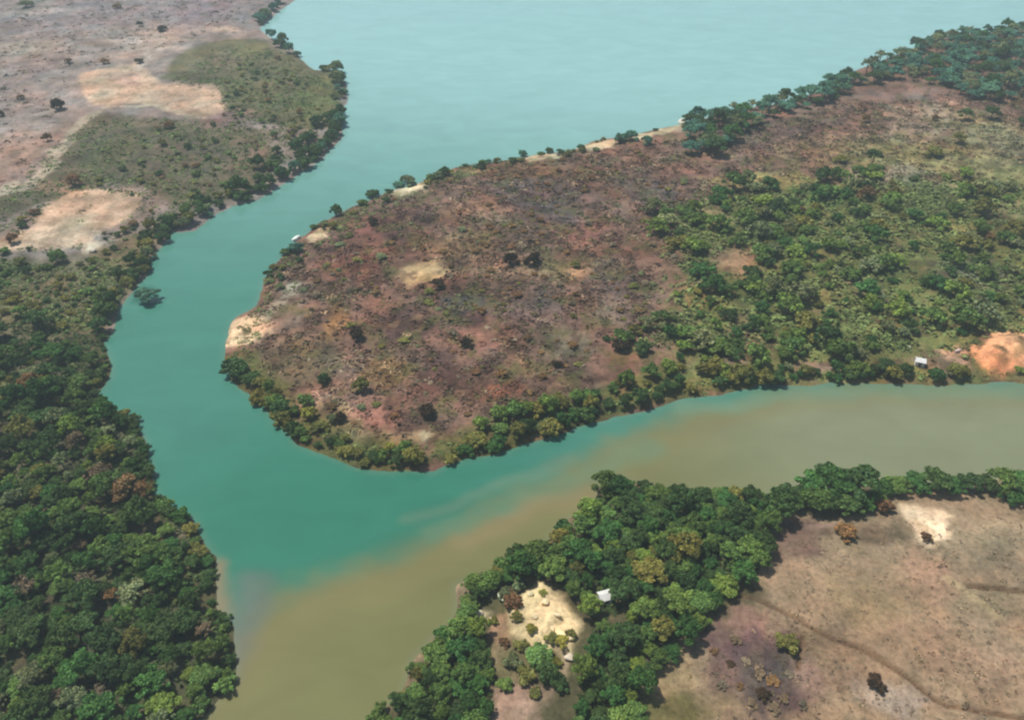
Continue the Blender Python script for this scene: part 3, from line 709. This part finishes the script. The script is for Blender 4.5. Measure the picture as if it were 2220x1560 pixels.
shore_row([(540, 822), (590, 862), (640, 905), (720, 955), (800, 985), (900, 990)], 2.9, 2.2, 1.6, 3.0, {'mid': 3, 'olive': 3, 'yellow': 1}, 'behind the near shore', 'bushes behind the near shore', 'the beach')
shore_row([(1060, 940), (1160, 902), (1260, 868), (1380, 835), (1460, 815), (1600, 815)], 2.9, 2.4, 1.8, 3.3, {'mid': 3, 'olive': 4, 'bright': 1, 'dark': 1}, 'in the thicket behind the far bank', 'bushes in the thicket behind the far bank', 'the confluence')
# -- lower left wood
shore_row([(222, 760), (232, 795), (205, 850), (204, 888), (246, 902), (286, 916), (302, 962), (316, 1012), (320, 1062), (346, 1102), (398, 1130), (428, 1186), (452, 1216), (454, 1290), (460, 1334), (486, 1356), (492, 1404), (498, 1452), (484, 1488), (436, 1544)], 2.7, .8, 1.3, 2.8, {'dark': 4, 'mid': 3, 'deep': 2, 'olive': 1.5}, 'hanging over the left bank water', 'bushes over the water below the left wood', 'the meadow', .9, name='overhanging_bush', low=-1.2)
WOOD = [(-50, 700), (60, 690), (215, 740), (240, 800), (206, 860), (250, 900), (306, 975), (326, 1060), (352, 1108), (410, 1140), (452, 1210), (462, 1330), (494, 1390), (504, 1452), (450, 1540), (420, 1596), (-50, 1600)]
def thin(x, y):
    cx, cy = G(370, 1150)
    if math.hypot(x - cx, y - cy) < 6: return 0.3
    y1, y0 = G(0, 700)[1], G(0, 850)[1]
    return 1.0 if y < y0 else 0.06 + 0.5 * ((y1 - y) / (y1 - y0)) ** 2
wood = poly_sample(WOOD, 1.6, 4.0, .54, 12000, -0.6, 299, thin)
for s, k, i in in_rows(wood, sd1, 8.0, lambda s: s[1]):
    px_dark = s[1]
    tone = tones({'dark': 5, 'mid': 4, 'deep': 3, 'olive': 1, 'grey': 1.4, 'bright': .6, 'brown': .3, 'mauve': .4})
    o = plant('broadleaf_tree', 'tree', s[0], s[1], s[2], tone, 'tree')
    o['group'] = 'trees of the lower left wood'
    o['label'] = f"{size_word(s[2], 2.5, 3.3)} {PAL[tone][0]} tree in the lower left wood, {'waterside' if k == 0 else ordinal(k)} row, {ordinal(i)} from the bottom"
beyond(wood, 'broadleaf_tree', 'tree', {'dark': 3, 'mid': 3, 'deep': 2, 'grey': 1}, 'tree', 'tree of the lower left wood standing past the picture edge', 'wood trees past the picture edge')
BELT = [(-40, 575), (185, 580), (260, 540), (330, 530), (300, 605), (235, 690), (215, 735), (60, 700), (-40, 700)]
belt = poly_sample(BELT, 1.0, 2.5, .85, 2500, 0.5, 85, lambda x, y: .15 + .75 * sstep(0, 1, (G(0, 600)[1] - y) / 40 + .35))
for s, k, i in in_rows(belt, lambda s: s[1] - G(0, 720)[1], 12.0, lambda s: s[0]):
    tone = tones({'dark': 2, 'olive': 4, 'mid': 3, 'grey': 1.5})
    o = plant('belt_bush', 'bush', s[0], s[1], s[2], tone, 'bush', .8)
    o['group'] = 'bushes of the scrub belt above the lower left wood'
    o['label'] = f"{size_word(s[2], 1.5, 2.0)} {PAL[tone][0]} bush above the left wood, {ordinal(k)} row up, {ordinal(i)} from left"
# -- grove on the near bank with the sandy clearing
GROVE = [(1300, 1062), (1350, 1050), (1440, 1076), (1560, 1086), (1690, 1084), (1704, 1120), (1656, 1180), (1640, 1256), (1560, 1316), (1500, 1390), (1462, 1424), (1400, 1490), (1370, 1660), (1240, 1660), (1262, 1490), (1288, 1400), (1270, 1330),
         (1214, 1274), (1160, 1254), (1100, 1268), (1050, 1308), (1014, 1336), (1050, 1400), (1066, 1460), (1056, 1530), (1050, 1660), (780, 1660), (860, 1550), (900, 1470), (940, 1410), (1004, 1350), (1010, 1284), (1080, 1250), (1130, 1212), (1200, 1176), (1298, 1116)]
def gap(x, y):
    for px, py, r in ((1310, 1322, 3.6), (1312, 1352, 3.2), (1050, 1345, 2.6), (1085, 1322, 2.4)):
        cx, cy = G(px, py)
        if math.hypot(x - cx, y - cy) < r: return 0
    return 1
grove = poly_sample(GROVE, 1.6, 3.9, .54, 12000, -0.4, 240, gap)
for s, k, i in in_rows(grove, sd1, 7.0, lambda s: s[0]):
    tone = tones({'dark': 4, 'mid': 4, 'deep': 3, 'bright': 1.2, 'olive': 1})
    o = plant('grove_tree', 'tree', s[0], s[1], s[2], tone, 'tree')
    o['group'] = 'trees of the grove on the near bank'
    o['label'] = f"{size_word(s[2], 2.5, 3.2)} {PAL[tone][0]} tree in the grove around the clearing, {'waterside' if k == 0 else ordinal(k)} row, {ordinal(i)} from left"
beyond(grove, 'grove_tree', 'tree', {'dark': 3, 'mid': 3, 'deep': 2}, 'tree', 'tree of the near grove standing past the bottom picture edge', 'grove trees past the picture edge')
shore_row([(1690, 1080), (1560, 1082), (1490, 1090), (1440, 1072), (1350, 1046), (1312, 1056), (1296, 1110), (1226, 1142), (1190, 1188), (1112, 1216), (1070, 1258), (1010, 1280), (1000, 1350), (940, 1408), (900, 1448), (894, 1484), (854, 1534), (816, 1572)], 2.7, .8, 1.4, 2.9, {'dark': 3, 'mid': 4, 'deep': 2, 'olive': 1.5}, 'over the brown water by the grove', 'bushes over the water below the grove', 'the right', .9, name='overhanging_bush', low=-1.2)
BANKROW = [(1700, 1094, 30), (1716, 1106, 24), (1684, 1100, 26), (1752, 1070, 38), (1800, 1078, 50), (1852, 1080, 44), (1770, 1108, 40), (1826, 1112, 40), (1868, 1100, 34), (1736, 1090, 26), (1912, 1068, 26), (1944, 1066, 30), (1982, 1060, 34), (2022, 1064, 32), (2060, 1066, 30), (2096, 1064, 26), (2128, 1062, 26), (2168, 1068, 38), (2206, 1074, 40), (2232, 1084, 36), (2186, 1092, 28), (1900, 1090, 18)]
for i, (px, py, rp) in enumerate(sorted(BANKROW)):
    x, y = G(px, py)
    tone = tones({'dark': 4, 'deep': 3, 'mid': 2})
    r = rp / scale_at(py)[0]
    o = plant('bank_tree', 'tree', x, y, r, tone, 'tree', .85)
    o['group'] = 'trees on the near bank above the tan field'
    o['label'] = f"{PAL[tone][0]} tree between the tan field and the brown river, {ordinal(i)} from the grove"
CLEAR = [(1070, 1352, 12, 'yellow'), (1120, 1352, 16, 'olive'), (1150, 1382, 14, 'yellow'), (1236, 1392, 14, 'olive'), (1130, 1412, 18, 'olive'), (1094, 1402, 14, 'rust'), (1176, 1300, 11, 'yellow'), (1206, 1450, 14, 'yellow'), (1096, 1500, 20, 'mid'), (1160, 1516, 16, 'olive'), (1110, 1448, 22, 'grey'), (1150, 1428, 16, 'grey'), (1170, 1440, 34, 'mid'), (1190, 1480, 30, 'dark'), (1140, 1478, 26, 'olive'), (1212, 1500, 22, 'dark'), (1112, 1320, 26, 'rust'), (1196, 1402, 20, 'olive'), (1098, 1300, 18, 'grey'), (1124, 1282, 16, 'grey'), (1216, 1412, 16, 'yellow')]
for i, (px, py, rp, tone) in enumerate(sorted(CLEAR)):
    x, y = G(px, py)
    o = plant('clearing_bush', 'bush', x, y, rp / scale_at(py)[0], tone, 'bush', .8)
    o['group'] = 'bushes in the sandy clearing'
    o['label'] = f"{PAL[tone][0]} bush in the sandy clearing of the grove, {ordinal(i)} from left"
# -- dry woodland on the right of the peninsula
GREENS = [(1640, 470, 80, 50), (1750, 500, 110, 60), (1860, 440, 70, 50), (1980, 680, 90, 80), (2120, 640, 100, 70), (2110, 420, 45, 30), (1500, 520, 60, 50), (1760, 640, 160, 60), (1540, 770, 80, 60), (1720, 750, 70, 50), (1600, 680, 90, 40), (1850, 560, 100, 60), (2140, 560, 90, 50), (1400, 740, 80, 40), (1900, 790, 150, 25)]
def scrub_density(x, y):
    d = 0.07 if x > G(1480, 600)[0] else 0.05
    for px, py, rx, ry in GREENS:
        cx, cy = G(px, py); kx, ky = scale_at(py)
        d = max(d, 1.0 - 0.75 * min(1, max(0, math.hypot((x - cx) / (rx / kx), (y - cy) / (ry / ky)) - .6)) if math.hypot((x - cx) / (rx / kx), (y - cy) / (ry / ky)) < 1.6 else 0)
    for px, py, rx, ry in ((1590, 580, 55, 34), (2060, 780, 150, 34), (1870, 620, 26, 30), (1770, 800, 60, 14)):
        cx, cy = G(px, py); kx, ky = scale_at(py)
        if math.hypot((x - cx) / (rx / kx), (y - cy) / (ry / ky)) < 1: d = 0.05
    return d
SCRUB = [(1390, 470), (1480, 430), (1560, 415), (1700, 400), (1840, 390), (1960, 380), (2290, 400), (2320, 814), (1480, 812), (1360, 800), (1290, 770), (1370, 690), (1410, 600), (1380, 530)]
scr = poly_sample(SCRUB, 1.5, 5.0, .40, 14000, 1.0, 300, scrub_density)
yb = G(1700, 826)[1]
for s, k, i in in_rows(scr, lambda s: s[1] - yb, 12.0, lambda s: s[0]):
    tone = tones({'mid': 5, 'dark': 1.2, 'grey': 2.5, 'olive': 1.4, 'deep': 2.5, 'bright': 2.6, 'brown': .4})
    o = plant('scrub_tree', 'scrub', s[0], s[1], s[2], tone, 'tree')
    o['group'] = 'trees of the dry woodland on the peninsula'
    o['label'] = f"{size_word(s[2], 2.0, 2.8)} {PAL[tone][0]} tree in the dry woodland, {ordinal(k)} row above brown river, {ordinal(i)} from left"
beyond(scr, 'scrub_tree', 'scrub', {'dark': 3, 'mid': 3, 'grey': 2}, 'tree', 'tree of the dry woodland standing past the right picture edge', 'dry woodland trees past the picture edge')
# -- far wood at the top right
FARW = [(1486, 262), (1560, 246), (1700, 218), (1800, 186), (1900, 140), (1990, 98), (2060, 82), (2250, 66), (2250, 232), (2110, 236), (2040, 200), (1960, 180), (1850, 200), (1760, 244), (1690, 262), (1620, 300), (1540, 350), (1490, 350)]
far = poly_sample(FARW, 2.4, 5.2, .5, 12000, 0.2, 299)
for s, k, i in in_rows(far, sd1, 8.0, lambda s: s[0]):
    tone = tones({'blue': 5, 'dark': 2, 'grey': 2, 'deep': 1})
    o = plant('far_tree', 'tree', s[0], s[1], s[2], tone, 'tree')
    o['group'] = 'trees of the far wood'
    o['label'] = f"{size_word(s[2], 3.2, 4.2)} {PAL[tone][0]} tree of the far wood, {'lakeside' if k == 0 else ordinal(k)} row, {ordinal(i)} from left"
beyond(far, 'far_tree', 'tree', {'dark': 3, 'blue': 3, 'grey': 1}, 'tree', 'tree of the far wood standing past the right picture edge', 'far wood trees past the picture edge')
# -- scattered shrubs over the peninsula's dry heath and the left bank meadow
HEATH = [(600, 640), (690, 520), (860, 430), (1100, 370), (1460, 320), (1500, 480), (1450, 600), (1400, 740), (1200, 850), (1000, 930), (760, 930), (620, 850)]
heath = poly_sample(HEATH, 0.7, 2.1, .8, 2600, 3.0, 290, lambda x, y: .25 + .9 * max(0, float(fbm(np.array([x]), np.array([y]), 22, 2, 171)[0]) + .25))
for s, k, i in in_rows(heath, lambda s: s[1] - G(900, 960)[1], 12.0, lambda s: s[0]):
    tone = tones({'brown': 4, 'mauve': 4, 'olive': 2.5, 'rust': 2, 'grey': 1})
    o = plant('heath_shrub', 'bush', s[0], s[1], s[2], tone, 'shrub', .55)
    o['group'] = 'shrubs scattered over the dry heath of the peninsula'
    o['label'] = f"{size_word(s[2], 1.1, 1.5)} {PAL[tone][0]} shrub on the peninsula heath, {ordinal(k)} row from near shore, {ordinal(i)} from left"
MEADOW = [(-40, 580), (180, 580), (330, 510), (560, 400), (680, 310), (700, 220), (600, 130), (500, 150), (480, 280), (300, 300), (200, 420), (-40, 500)]
mead = poly_sample(MEADOW, 0.9, 2.3, .9, 2500, 3.0, 170)
for s, k, i in in_rows(mead, lambda s: s[1] - G(0, 620)[1], 25.0, lambda s: s[0]):
    tone = tones({'brown': 1.5, 'olive': 4, 'dark': 2.5, 'mid': 2, 'grey': 1})
    o = plant('meadow_shrub', 'bush', s[0], s[1], s[2], tone, 'shrub', .8)
    o['group'] = 'shrubs scattered over the left bank meadow'
    o['label'] = f"{size_word(s[2], 1.2, 1.6)} {PAL[tone][0]} shrub on the left bank meadow, {ordinal(k)} row from below, {ordinal(i)} from left"

BURNT = [(1590, 1400, 14), (1612, 1446, 12), (1640, 1470, 18), (1668, 1490, 16), (1650, 1522, 20), (1690, 1530, 14), (1628, 1540, 13), (1580, 1450, 11), (1560, 1500, 13), (1705, 1476, 11), (1600, 1500, 10), (1672, 1552, 16), (1545, 1425, 10), (1735, 1545, 12)]
for i, (px, py, rp) in enumerate(sorted(BURNT)):
    x, y = G(px, py)
    tone = tones({'mauve': 3, 'brown': 1, 'blackish': 1})
    o = plant('burnt_shrub', 'scrub', x, y, rp / scale_at(py)[0], tone, 'shrub', .45)
    o['group'] = 'burnt shrubs in the dark patch of the tan field'
    o['label'] = f"{PAL[tone][0]} shrub in the dark burnt patch of the tan field, {ordinal(i)} from left"
# every plant set down on the ground
zz = height(np.array([o.location.x for o in ROOTS]), np.array([o.location.y for o in ROOTS]))
for o, z in zip(ROOTS, zz): o.location.z = max(float(z), -0.3) - 0.05
# ------------------------------------------------------------------ pale boulders
def boulder_mesh(seed):
    import bmesh
    rng = random.Random(seed)
    bm = bmesh.new()
    bmesh.ops.create_icosphere(bm, subdivisions=3, radius=1.0)
    dirs = [Vector((rng.gauss(0, 1), rng.gauss(0, 1), rng.gauss(0, 1))).normalized() for _ in range(14)]
    for v in bm.verts:
        n = v.co.normalized()
        r = 1.0
        for i, d in enumerate(dirs):                      # planes that cut the stone into facets
            t = n.dot(d)
            if t > 0.2: r = min(r, (0.46 + 0.038 * ((i * 7) % 10)) / t)
        v.co = Vector((n.x * r * 1.15, n.y * r * .9, n.z * r * .75))
    me = bpy.data.meshes.new('boulder')
    bm.to_mesh(me); bm.free()
    me.materials.append(M_ROCK)
    return me
BOULD = [boulder_mesh(s) for s in (1, 2, 3)]
for i, (px, py, rp, rgb, label) in enumerate([
    (1088, 1304, 13, (206, 214, 178), 'pale greenish boulder at the upper left of the sandy clearing'),
    (1036, 1336, 13, (216, 206, 176), 'cream boulder at the left edge of the sandy clearing'), (1232, 1440, 13, (214, 200, 176), 'cream boulder at the lower right edge of the sandy clearing'),
    (1108, 1442, 11, (196, 200, 150), 'pale olive boulder in the bushes below the sandy clearing'), (1150, 1300, 9, (236, 222, 176), 'cream boulder at the top of the sandy clearing'), (1182, 1318, 12, (240, 218, 170), 'largest cream boulder in the upper sandy clearing'), (1206, 1352, 9, (240, 220, 176), 'cream boulder in the middle of the sandy clearing'), (1160, 1352, 10, (226, 206, 160), 'low cream boulder left of the middle of the sandy clearing'), (1236, 1400, 11, (230, 210, 170), 'cream boulder at the right rim of the sandy clearing'), (1196, 1376, 9, (236, 214, 166), 'small cream boulder below the middle of the sandy clearing'), (1062, 1352, 10, (214, 186, 156), 'pinkish cream boulder by the grove trees left of the sandy clearing'),
    (1966, 762, 7, (208, 208, 184), 'small pale boulder just above the white hut on the far bank'), (642, 520, 12, (232, 240, 228), "white boulder on the peninsula's far shore near a pink bare spot"),
    (1480, 268, 12, (226, 222, 204), 'pale boulder on the far shore at the start of the far wood'), (1838, 610, 9, (190, 186, 172), 'grey-white boulder among the trees of the dry woodland'),
    (2072, 770, 9, (214, 184, 172), 'pinkish boulder beside the orange earth bank'), (206, 556, 10, (232, 222, 196), 'cream boulder at the lower corner of the lower tan field'), (1484, 530, 8, (176, 180, 156), 'pale boulder at the left edge of the dry woodland')]):
    x, y = G(px, py)
    o = bpy.data.objects.new('boulder', BOULD[i % 3])
    s = rp / scale_at(py)[0]
    o.location = (x, y, float(height(np.array([x]), np.array([y]))[0]) + .25 * s)
    o.scale = (s, s, s * .9)
    o.rotation_euler = (0, 0, rnd.uniform(0, 6.28))
    o.color = (*S(*rgb, k=.85), 1)
    o['label'] = label; o['category'] = 'boulder'; o['group'] = 'pale boulders on the banks'
    C.objects.link(o)

# ------------------------------------------------------------------ small white huts
def plain(name, rgb, rough):
    m, nt, b, out = new_mat(name)
    tc = node(nt, 'ShaderNodeTexCoord').outputs['Object']
    n = noise(nt, tc, 2.5, 4)
    nt.links.new(mix(nt, 'MULTIPLY', 1.0, tuple(rgb), ramp(nt, n, [(0.3, 0.75), (0.6, 1.0)])), b.inputs['Base Color'])
    b.inputs['Roughness'].default_value = rough
    return m
M_WALL, M_ROOF, M_DOOR = plain('limewash', (.68, .67, .62), .9), plain('white_roof_sheet', (.66, .66, .63), .6), plain('door_wood', (.12, .09, .07), .8)
def boxes(name, lst, mat, parent):
    v, f = [], []
    for (x0, x1, y0, y1, z0, z1) in lst:
        b = len(v)
        v += [(x, y, z) for z in (z0, z1) for x, y in ((x0, y0), (x1, y0), (x1, y1), (x0, y1))]
        f += [tuple(b + i for i in q) for q in ((3, 2, 1, 0), (4, 5, 6, 7), (0, 1, 5, 4), (1, 2, 6, 5), (2, 3, 7, 6), (3, 0, 4, 7))]
    me = bpy.data.meshes.new(name); me.from_pydata(v, [], f); me.materials.append(mat)
    o = bpy.data.objects.new(name, me); C.objects.link(o); o.parent = parent
    return o
def hut(px, py, w, d, h, rot, label):
    x, y = G(px, py)
    z = float(height(np.array([x]), np.array([y]))[0])
    t = bpy.data.objects.new('white_hut', None); C.objects.link(t)
    t.location = (x, y, z - .15); t.rotation_euler = (0, 0, rot)
    t['label'] = label; t['category'] = 'hut'; t['group'] = 'small white huts'
    g = h + .55                       # gabled walls in one piece
    v = [(-w/2, -d/2, 0), (w/2, -d/2, 0), (w/2, d/2, 0), (-w/2, d/2, 0), (-w/2, -d/2, h), (w/2, -d/2, h), (w/2, d/2, h), (-w/2, d/2, h), (-w/2, 0, g), (w/2, 0, g)]
    f = [(3, 2, 1, 0), (0, 1, 5, 4), (2, 3, 7, 6), (1, 2, 6, 9, 5), (3, 0, 4, 8, 7), (4, 5, 9, 8), (6, 7, 8, 9)]
    me = bpy.data.meshes.new('wall'); me.from_pydata(v, [], f); me.materials.append(M_WALL)
    o = bpy.data.objects.new('wall', me); C.objects.link(o); o.parent = t
    e = .25
    for sgn in (-1, 1):               # two roof sheets with eaves
        y1, z1 = sgn * (d/2 + e), h - e * .55 / (d/2) + .04
        v = [(-w/2 - e, 0, g + .06), (w/2 + e, 0, g + .06), (w/2 + e, y1, z1), (-w/2 - e, y1, z1)]
        v += [(a, b, c - .05) for a, b, c in v]
        f = [(0, 1, 2, 3), (7, 6, 5, 4), (0, 4, 5, 1), (1, 5, 6, 2), (2, 6, 7, 3), (3, 7, 4, 0)]
        me = bpy.data.meshes.new('roof_sheet'); me.from_pydata(v, [], f); me.materials.append(M_ROOF)
        o = bpy.data.objects.new('roof_sheet', me); C.objects.link(o); o.parent = t
    boxes('door', [(-.4, .4, -d/2 - .04, -d/2 + .02, .15, 1.75)], M_DOOR, t)
    boxes('window', [(w/2 - .02, w/2 + .03, -.3, .3, .9, 1.5)], M_DOOR, t)
hut(1310, 1312, 2.6, 2.2, 2.0, .3, 'small white hut among the grove trees right of the sandy clearing')
hut(1990, 796, 2.5, 2.1, 1.9, -.35, "small white hut on the brown river's far bank left of the orange earth")
# ------------------------------------------------------------------ uncountable growth: dry tufts on the heath, grass on the meadows, undergrowth in the woods
def tufts(name, polys, n, smin, smax, blades, recolour, label, seed, sd_min=0.4, flat=.35, feather=9.0):
    rng = np.random.default_rng(seed)
    pts = []
    per = n // len(polys)
    for pl in polys:
        W = GL(pl)
        x = rng.uniform(W[:, 0].min(), W[:, 0].max(), per * 6); y = rng.uniform(W[:, 1].min(), W[:, 1].max(), per * 6)
        ok = inside(x, y, W)
        q = np.stack([x[ok], y[ok]], 1)[:per]
        edge = sdf(q[:, 0], q[:, 1], W)
        pts.append(q[rng.random(len(q)) < sstep(0, feather, edge + 3 * fbm(q[:, 0], q[:, 1], 9, 2, 5)) * np.where(bare(q[:, 0], q[:, 1]), .04, 1)])
    p = np.vstack(pts)
    sd = land_sd(p[:, 0], p[:, 1])
    ok = sd > sd_min
    ok &= (fbm(p[:, 0], p[:, 1], 9, 3, seed) + rng.uniform(-.5, .5, len(p))) > -0.15
    p, sd = p[ok], sd[ok]
    z = height(p[:, 0], p[:, 1], sd)
    col = recolour(cover(p[:, 0], p[:, 1]), rng)
    m = len(p)
    s = smin + (smax - smin) * rng.random(m) ** 2.2
    k = np.repeat(np.arange(m), blades)
    d = rng.normal(size=(m * blades, 3)); d[:, 2] = np.abs(d[:, 2]) + .15
    d /= np.linalg.norm(d, axis=1, keepdims=True)
    cen = np.stack([p[k, 0], p[k, 1], z[k]], 1) + d * s[k, None] * rng.uniform(.3, .85, (m * blades, 1)) * np.array([1.5, 1.5, flat])
    nr = d + rng.normal(size=d.shape) * .4 + np.array([0, 0, .7]); nr /= np.linalg.norm(nr, axis=1, keepdims=True)
    v, q = leaf_quads(rng, cen, nr, s[k] * rng.uniform(.28, .5, len(k)))
    me = bpy.data.meshes.new(name)
    fill_mesh(me, v, q)
    c = col[k] * rng.uniform(.7, 1.3, (len(k), 1))
    set_col(me, np.repeat(c, 4, 0))
    me.materials.append(M_SCRUB)
    o = bpy.data.objects.new(name, me)
    o['kind'] = 'stuff'; o['label'] = label
    C.objects.link(o)
    return m
def dry(c, rng):
    n = len(c); t = rng.uniform(.75, 1.4, (n, 1)); w = rng.uniform(-.14, .12, (n, 1))
    kind = rng.choice(4, n, p=[.46, .30, .17, .07])[:, None]           # as the soil, dead brown, olive, straw
    c = np.where(kind == 1, .4 * c + .6 * S(88, 68, 56), np.where(kind == 2, .4 * c + .6 * S(100, 102, 62), np.where(kind == 3, .4 * c + .6 * S(184, 162, 126), c)))
    return np.clip(c * t * np.hstack([1 + w, np.ones((n, 1)), 1 - w * .6]), .01, .6)
def greenish(c, rng):
    n = len(c); g = S(114, 134, 74) * rng.uniform(.65, 1.55, (n, 1)); f = rng.uniform(.3, .95, (n, 1))
    return c * (1 - f) + g * f
def leafy(c, rng):
    n = len(c); return S(74, 92, 50) * rng.uniform(.5, 1.35, (n, 1)) * np.hstack([rng.uniform(.85, 1.2, (n, 1)), np.ones((n, 1)), rng.uniform(.8, 1.1, (n, 1))])
n1 = tufts('dry_heath_tufts', [[(520, 640), (640, 520), (860, 410), (1100, 350), (1480, 300), (1800, 230), (2260, 190), (2260, 400), (1500, 480), (1450, 620), (1400, 760), (1250, 880), (1000, 960), (760, 985), (540, 840)]], 24000, .45, 2.0, 9, dry, 'low dry tufts and dead brush covering the peninsula heath', 11, .4, .25)
n2 = tufts('woodland_undergrowth', [SCRUB], 14000, .5, 2.4, 10, greenish, 'low grey-green brush between the trees of the dry woodland', 12, .4, .75, 22.0)
n3 = tufts('wood_undergrowth', [WOOD, GROVE], 8000, .6, 1.8, 10, leafy, 'leafy undergrowth below the wood and grove trees', 13, .1, .8, 2.0)
n4 = tufts('meadow_grass', [[(-80, 570), (180, 572), (340, 505), (560, 420), (720, 300), (740, 180), (600, 110), (460, 110), (360, 190), (490, 270), (200, 262), (-60, 470)]], 12000, .4, 1.7, 9, greenish, 'rough grass and low brush on the left bank meadow', 14)
tufts('belt_scrub', [BELT], 3500, .4, 1.6, 9, greenish, 'low olive scrub in the belt above the lower left wood', 18, .1, .5, 4.0)
n5 = tufts('far_plain_tufts', [[(-80, -60), (620, -60), (540, 80), (380, 110), (180, 170), (100, 400), (-120, 440)]], 3500, .6, 1.9, 8, dry, 'sparse dry tufts on the far grey plain of the left bank', 15)
n6 = tufts('shore_reeds', [shoreB[16:] + [(2320, 800), (1640, 806), (1300, 862), (1000, 950), (800, 960), (640, 880), (560, 780), (620, 600), (900, 430)]], 5000, .5, 1.5, 9, greenish, 'reeds and low growth along the peninsula waterline', 16, 0.1, .6, 2.0)
n7 = tufts('field_stubble', [[(1440, 1480), (1640, 1290), (1720, 1130), (2300, 1100), (2300, 1620), (1400, 1620)]], 4500, .2, .75, 7, dry, 'sparse stubble and weeds on the tan field', 17)
print('tufts', n1, n2, n3, n4, n5, n6, n7, 'plants', len(plants))

# ------------------------------------------------------------------ the air between: a thin even haze over the whole valley
def haze_box():
    x0, x1, y0, y1, z0, z1 = -9000, 9000, -6000, 9000, -6.0, 165.0
    me = bpy.data.meshes.new('haze')
    me.from_pydata([(x0, y0, z0), (x1, y0, z0), (x1, y1, z0), (x0, y1, z0), (x0, y0, z1), (x1, y0, z1), (x1, y1, z1), (x0, y1, z1)], [],
                   [(3, 2, 1, 0), (4, 5, 6, 7), (0, 1, 5, 4), (1, 2, 6, 5), (2, 3, 7, 6), (3, 0, 4, 7)])
    m = bpy.data.materials.new('haze_air'); m.use_nodes = True
    nt = m.node_tree; nt.nodes.clear()
    v = nt.nodes.new('ShaderNodeVolumePrincipled')
    v.inputs['Color'].default_value = (0.74, 0.93, 1.0, 1)
    v.inputs['Density'].default_value = 0.00026
    v.inputs['Anisotropy'].default_value = 0.1
    out = nt.nodes.new('ShaderNodeOutputMaterial')
    nt.links.new(v.outputs[0], out.inputs['Volume'])
    me.materials.append(m)
    o = bpy.data.objects.new('haze', me)
    o['kind'] = 'stuff'; o['label'] = 'thin pale haze over the rivers and far banks'
    C.objects.link(o)
haze_box()
